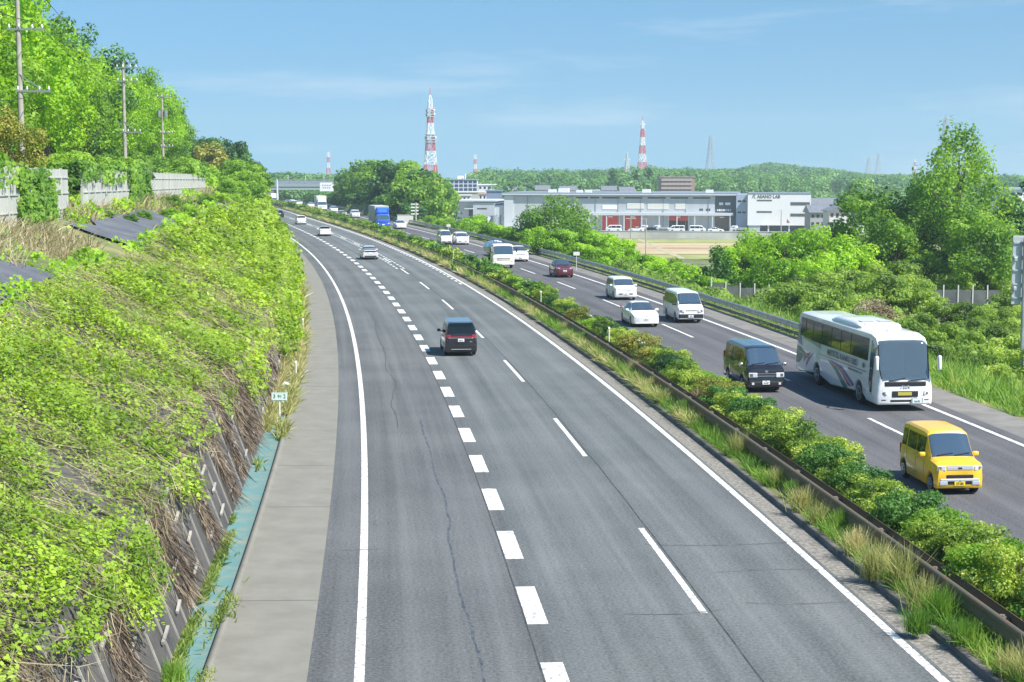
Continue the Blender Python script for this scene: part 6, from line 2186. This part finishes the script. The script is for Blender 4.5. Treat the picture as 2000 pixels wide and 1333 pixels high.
o, w, h = block('apartment_block', 'brown brick apartment block with balconies above the warehouse roof', 'apartments', 1290, 1357, 347, 379, 720, mat('brown_brick', (.30, .20, .17), .8), 12, mat('brown_roof', (.3, .24, .22), .7))
for j in range(4):
    z = h * (j + .5) / 4
    bl = fpart('balcony', mat('balcony_grey', (.36, .28, .25), .7), o, [(.3, w - 1.2, -1.2, -.003, z - h * .1, z + h * .06)])
    for i in range(7):
        x = .6 + (w - 2) * i / 7
        fpart('window', m_dkw, o, [(x, x + (w - 2) / 7 * .75, -.1, -.003, z + h * .075, z + h * .115)])
HG = 'grey roofed houses right of the office block'
for i, (a, b, yt, yb, d, rf, lbl) in enumerate(((1583, 1622, 415, 445, 455, 'gable', 'grey tiled house just right of the office block'), (1620, 1662, 412, 446, 430, 'gable_y', 'white gabled house with a grey tiled roof left of the trees'), (1586, 1616, 400, 416, 520, 'gable', 'reddish house behind the grey tiled house'), (1618, 1655, 399, 412, 540, 'gable', 'house with a dark ridge behind the white gabled house'), (1560, 1590, 399, 408, 560, 'gable', 'small house showing over the right end of the office block'))):
    block('tiled_house', lbl, 'house', a, b, yt, yb, d, mat('house_wall_%d' % i, [(.34, .34, .34), (.58, .58, .58), (.38, .28, .24), (.32, .3, .3), (.4, .36, .34)][i], .8), 9, rf, (4, 2, .5, .4, m_dkw), HG)
for i, (px, yt, d, ww) in enumerate(((1010, 371, 640, 30), (1060, 368, 660, 26), (1110, 369, 690, 30), (1160, 370, 720, 34), (1190, 369, 660, 26), (1225, 371, 640, 26))):
    block('village_house', ('red roofed', 'white walled', 'brown', 'pale flat', 'grey tiled', 'small white')[i] + ' house peeping over the warehouse roof', 'house', px - ww / 2, px + ww / 2, yt + 3, yt + 13, d, mat('village_%d' % i, [(.4, .3, .27), (.6, .6, .58), (.3, .24, .2), (.5, .5, .5), (.34, .35, .38), (.6, .6, .6)][i], .8), 8, 'gable' if i != 3 else m_cladl)
block('white_hall', 'white flat roofed hall at the far right behind the trees', 'building', 1972, 2040, 371, 388, 330, m_wht, 12, mat('hall_roof_blue', (.3, .42, .55), .5), (5, 1, .7, .3, m_dkw))

# ------------------------------------------------------------------ gantry, overbridge, roadside board
g = thing('sign_gantry', 'steel sign gantry with a white board over the oncoming lanes', 'gantry', (0, 500, 0))
a, b = at(541, 352, 500), at(655, 352, 500)
mb = MB(); mb.bar((a.x, 0, a.z), (b.x, 0, b.z), .35); mb.bar((a.x, 0, a.z - .9), (b.x, 0, b.z - .9), .3)
for i in range(12):
    x = a.x + (b.x - a.x) * i / 12; x2 = a.x + (b.x - a.x) * (i + 1) / 12
    mb.bar((x, 0, a.z), (x2, 0, a.z - .9), .15)
mb.build('truss', m_galv, g)
for p_ in (a, b):
    mb = MB(); mb.tube([(p_.x, 0, -3), (p_.x, 0, p_.z + .2)], .3, 10); mb.build('post', m_cladl, g)
q, q2 = at(625, 357, 500), at(652, 374, 500)
mb = MB(); mb.box(q.x, q2.x, -.35, -.2, q2.z, q.z); bd = mb.build('sign_board', m_wht, g)
for z, (xa, xb) in ((.68, (.15, .85)), (.4, (.2, .8))):
    zz = q2.z + (q.z - q2.z) * z
    mb = MB()
    for i in range(4):
        f0 = xa + (xb - xa) * i / 4
        mb.box(q.x + (q2.x - q.x) * f0, q.x + (q2.x - q.x) * (f0 + (xb - xa) * .18), -.37, -.352, zz - .22, zz + .22)
    mb.build('lettering', mat('board_text', (.4, .42, .45), .6), bd)
br = thing('overbridge', 'grey road bridge crossing the motorway behind the gantry', 'bridge', (0, 640, 0))
a, b = at(515, 358, 640), at(668, 358, 640); zl = at(600, 371, 640).z
fpart('deck', mat('bridge_concrete', (.36, .40, .42), .8), br, [(a.x, b.x, 0, 10, zl, zl + 1.7)])
fpart('parapet', mat('bridge_parapet', (.26, .32, .36), .6), br, [(a.x, b.x, -.3, -.003, zl + 1.2, a.z + .8)])
fpart('abutment', m_conc, br, [(a.x - 6, a.x + 4, .2, 10, -6, zl - .01), (b.x - 2, b.x + 6, .2, 10, -6, zl - .01)])
for px in (562, 596, 632):
    q = at(px, 350, 640)
    fpart('lamp_post', m_cladl, br, [(q.x - .12, q.x + .12, 1, 1.3, zl + 1.7, q.z + 1.4)])
a, b = at(486, 353, 330), at(509, 377, 330)
rs = thing('roadside_board', 'white board in a pale frame above the left bank', 'sign', (0, 330, 0))
mb = MB()
for x in (a.x, b.x):
    mb.bar((x, 0, 2), (x, 0, a.z), .22)
mb.bar((a.x, 0, a.z), (b.x, 0, a.z), .22); mb.build('frame', m_cream, rs)
mb = MB(); mb.box(a.x + .1, b.x - .5, -.1, -.02, b.z, a.z - .7); mb.build('panel', m_wht, rs)
pl_ = at(812, 396, 300)
o = thing('utility_pole', 'short pale utility pole with brackets in front of the wooded knoll', 'utility pole', (pl_.x, 300, gz(pl_.x, 300)))
h = pl_.z - gz(pl_.x, 300)
mb = MB(); mb.tube([(0, 0, -.4), (0, 0, h)], .17, 8); mb.build('pole', m_pole, o)
for z in (.3, .9, 1.5, 2.1):
    fpart('crossarm', m_wht, o, [(-.9, .5, -.12, .12, h - z - .1, h - z + .1)])
a, b = at(776, 421, 300), at(807, 426, 300)
o = thing('pale_wall', 'low pale wall beyond the rail, right of the blue truck', 'wall', (a.x, 300, b.z))
fpart('wall', m_cream, o, [(0, b.x - a.x, 0, .3, -1.5, a.z - b.z)]); fpart('coping', m_wht, o, [(-.05, b.x - a.x + .05, -.05, .35, a.z - b.z + .003, a.z - b.z + .08)])

# ------------------------------------------------------------------ transmission towers
def banded(name, cols, n):
    """steel painted in n bands from the ground up (object height 0-1)"""
    if name in MATS:
        return MATS[name]
    m = bpy.data.materials.new(name); m.use_nodes = True
    nt = m.node_tree
    b = nt.nodes['Principled BSDF']; b.inputs['Roughness'].default_value = .6
    tc = nt.nodes.new('ShaderNodeTexCoord'); sx = nt.nodes.new('ShaderNodeSeparateXYZ')
    nt.links.new(tc.outputs['Generated'], sx.inputs[0])
    r = nt.nodes.new('ShaderNodeValToRGB'); r.color_ramp.interpolation = 'CONSTANT'
    cr = r.color_ramp
    for i in range(n):
        c = cols[i % len(cols)]
        e = cr.elements[i] if i < 2 else cr.elements.new(i / n)
        e.position = i / n; e.color = (*c, 1)
    nt.links.new(sx.outputs[2], r.inputs['Fac']); nt.links.new(r.outputs[0], b.inputs['Base Color'])
    MATS[name] = m
    return m


RW = banded('red_white_steel', ((.8, .8, .8), (.66, .07, .05)), 7)
RW2 = banded('red_white_steel_small', ((.8, .8, .8), (.66, .12, .1)), 5)
GY = mat('pylon_grey', (.4, .43, .46), .6)
GYL = mat('pylon_pale', (.62, .64, .64), .6)


def pylon(px, d, yt, zbase, label, m, wb, wt, arms, bar, n=12, cage=False):
    top = at(px, yt, d)
    H = top.z - zbase
    o = thing('transmission_tower', label, 'pylon', (top.x, d, zbase), R(18))
    mb = MB()
    wid = lambda f: wb * (1 - f) ** 1.5 + wt * (1 - (1 - f) ** 1.5) if f < .96 else wt * (1 - f) / .04 * .6 + .1
    fs = [1 - (1 - i / n) ** 1.15 for i in range(n + 1)]
    for i in range(n):
        f0, f1 = fs[i], fs[i + 1]
        a, b = wid(f0) / 2, wid(f1) / 2
        c0 = [(s * a, t * a, f0 * H) for s, t in ((-1, -1), (1, -1), (1, 1), (-1, 1))]
        c1 = [(s * b, t * b, f1 * H) for s, t in ((-1, -1), (1, -1), (1, 1), (-1, 1))]
        for k in range(4):
            mb.bar(c0[k], c1[k], bar)
            mb.bar(c0[k], c1[(k + 1) % 4], bar * .7); mb.bar(c0[(k + 1) % 4], c1[k], bar * .7)
            mb.bar(c1[k], c1[(k + 1) % 4], bar * .6)
    mb.build('lattice', m, o)
    if m is RW:
        ma = MB(); ma.tube([(0, 0, H), (0, 0, H * 1.07)], .22, 6); ma.build('mast', m_redd, o)
    for f, w in arms:
        am = MB()
        h = wid(f) / 2
        for s in (-1, 1):
            am.bar((s * h, -h, f * H), (s * w, 0, f * H), bar * .8); am.bar((s * h, h, f * H), (s * w, 0, f * H), bar * .8)
            am.bar((s * h, 0, f * H + w * .35), (s * w, 0, f * H), bar * .8)
        ar = am.build('crossarm', GYL if m in (RW, RW2) else m, o)
    if cage:
        for f0, f1 in ((.52, .60), (.78, .85)):
            for k in range(4):
                f = f0 + (f1 - f0) * k / 3
                pm_ = MB(); w = wid(f) * .62 + .6
                pm_.box(-w, w, -w, w, f * H - .16, f * H + .16); pm_.build('platform', GYL, o)
        for f in (.56, .80, .84):
            for a in (0, 2.1, 4.2):
                w = wid(f) * .5 + .9
                dm = MB(); dm.tube([(math.cos(a) * w, math.sin(a) * w, f * H), (math.cos(a) * (w + .8), math.sin(a) * (w + .8), f * H)], [1.2, 1.3], 10); dm.build('dish', GYL, o)
    return o


pylon(840, 1050, 186, -4, 'largest red and white lattice tower with dishes, above the wooded knoll', RW, 9.6, 2.0, (), .42, 14, True)
pylon(1255, 1250, 236, 4, 'red and white lattice tower with slender top, above the warehouse', RW, 7, 1.6, ((.93, 2.4), (.84, 2.6)), .36, 13)
pylon(641, 1700, 297, 2, 'tiny red and white tower above the gantry', RW2, 4.5, 1.4, ((.93, 2.2), (.84, 2.4)), .32, 8)
pylon(928, 1700, 302, 2, 'tiny red and white tower above the school building', RW2, 4.5, 1.4, ((.93, 2.2), (.84, 2.4)), .32, 8)
pylon(1388, 1350, 265, 2, 'tall pale grey pylon behind the office block', GY, 9, 1.8, ((.95, 3.4), (.87, 3.6), (.79, 3.8), (.71, 3.6)), .24, 13)
pylon(1225, 900, 298, 0, 'white lattice pylon behind the warehouse, left of the apartment block', GYL, 6.5, .5, ((.8, 2.0),), .2, 12)
pylon(1847, 1300, 224, 5, 'grey pylon showing above the tallest tree', GY, 12, 1.6, ((.94, 4), (.86, 4.6), (.78, 4.6)), .26, 12)
PGR = 'faint grey pylons over the far hill'
for px, yt, lbl in ((1697, 306, 'faint grey pylon over the far hill, left one of the pair'), (1716, 300, 'faint grey pylon over the far hill, right one of the pair')):
    o = pylon(px, 1800, yt, 5, lbl, GY, 6.5, 1.6, ((.93, 4), (.83, 4.6), (.73, 4.6)), .22, 9); o['group'] = PGR
pylon(1787, 1900, 311, 5, 'faint red and white tower left of the tallest tree', RW2, 3.6, 1.2, (), .22, 8)

# ------------------------------------------------------------------ far woods
SKY_TOP = ([470, 560, 650, 840, 900, 930, 960, 1010, 1100, 1180, 1250, 1300, 1400, 1440, 1480, 1500, 1560, 1640, 1720, 1800, 2060], [346, 339, 341, 346, 341, 338, 330, 333, 331, 330, 324, 327, 333, 331, 321, 318, 326, 334, 344, 341, 344])   # ridge line


def woods(name, spots, per, leaf, m, seed):
    r = np.random.default_rng(seed)
    out = []
    for x, y, rad, h in spots:
        z = gz(x, y)
        top = CAM_H + (335 - np.interp(1000 + x / y * FPX, *SKY_TOP) + 2.5 * (vnoise(x / 11, y / 60, 9) - .5)) * y / FPX
        z = min(z, top - h)
        d = r.normal(size=(per, 3)); d[:, 2] = np.abs(d[:, 2]) * 1.1 - .25
        d /= np.linalg.norm(d, axis=1, keepdims=True)
        w = .72 + .5 * vnoise(d[:, 0] * 2.4 + x, d[:, 1] * 2.4 + d[:, 2] * 2 + y, 7)
        P = np.array([x, y, z + h * .45]) + d * (w * r.uniform(.72, 1.03, per))[:, None] * np.array([rad, rad, h * .55])
        out.append(leaves(P, d + np.array([0, 0, .3]) + r.normal(0, .4, d.shape), leaf * rad / 5 * r.uniform(.6, 1.4, per) * 1.3, leaf * rad / 5, r))
    return link(name, np_mesh(name, *join(out)), m, kind='stuff')


spots = []
def scatter(n, pa, pb, da, db, ra, rb, ha, hb_):
    for _ in range(n):
        d = rng.uniform(da, db); px = rng.uniform(pa, pb)
        rad = rng.uniform(ra, rb)
        spots.append(((px - 1000) / FPX * d, d, rad, rng.uniform(ha, hb_) * (rad / ((ra + rb) / 2)) ** .5))


scatter(420, 925, 1460, 760, 1150, 4.5, 8, 10, 15)
scatter(340, 1270, 2060, 780, 1400, 5, 9, 9, 14)
scatter(330, 1400, 1900, 1250, 1650, 6, 11, 9, 14)
scatter(120, 1520, 2060, 560, 760, 4, 7, 7, 11)
scatter(90, 840, 960, 700, 1000, 5, 8, 7, 10)
scatter(170, 470, 700, 700, 1300, 5, 9, 9, 13)
scatter(60, 510, 690, 655, 760, 4, 6, 6, 8)
woods('far_woods', spots, 330, .85, G_far, 77)
FCL = 'pointed dark conifer standing out of the far woods above the warehouse'
fcon = tree(FCL, 'conifer', G_dark, 330, 14, 3.4, 40, 26, .8, 'cone', 0, name='far_conifer', rmin=.2, rmax=.32)
for px, yt, d in ((1199, 314, 760), (1244, 316, 770), (1268, 312, 780)):
    q = at(px, yt, d); z = gz(q.x, d)
    plant(fcon, q.x, d, (q.z - z) / 14, label=FCL, group='conifers standing out of the far woods')
fr_ = tree('dark round tree on the far slope just right of the houses', 'tree', G_dark, 331, 9, 4.2, 34, 50, .5, name='far_round_tree', clear=.02)
put(fr_, 1648, 470, 12.5, 9, None)
fr_ = tree('dark tree standing before the far woods left of the warehouse', 'tree', G_dark, 332, 9, 4.2, 34, 40, .6, name='far_round_tree', clear=.02)
put(fr_, 998, 620, 17, 9, None)

# ------------------------------------------------------------------ air
HAZE = True
if HAZE:
    hz = MB(); hz.box(-2200, 2200, -120, 2700, -14, 96)
    m = bpy.data.materials.new('haze_air'); m.use_nodes = True
    nt = m.node_tree; nt.nodes.clear()
    o = nt.nodes.new('ShaderNodeOutputMaterial'); v = nt.nodes.new('ShaderNodeVolumePrincipled')
    v.inputs['Color'].default_value = (.72, .88, 1.0, 1)
    v.inputs['Density'].default_value = 0.00025
    v.inputs['Anisotropy'].default_value = 0.2
    nt.links.new(v.outputs[0], o.inputs['Volume'])
    hz.build('haze', m, kind='stuff')
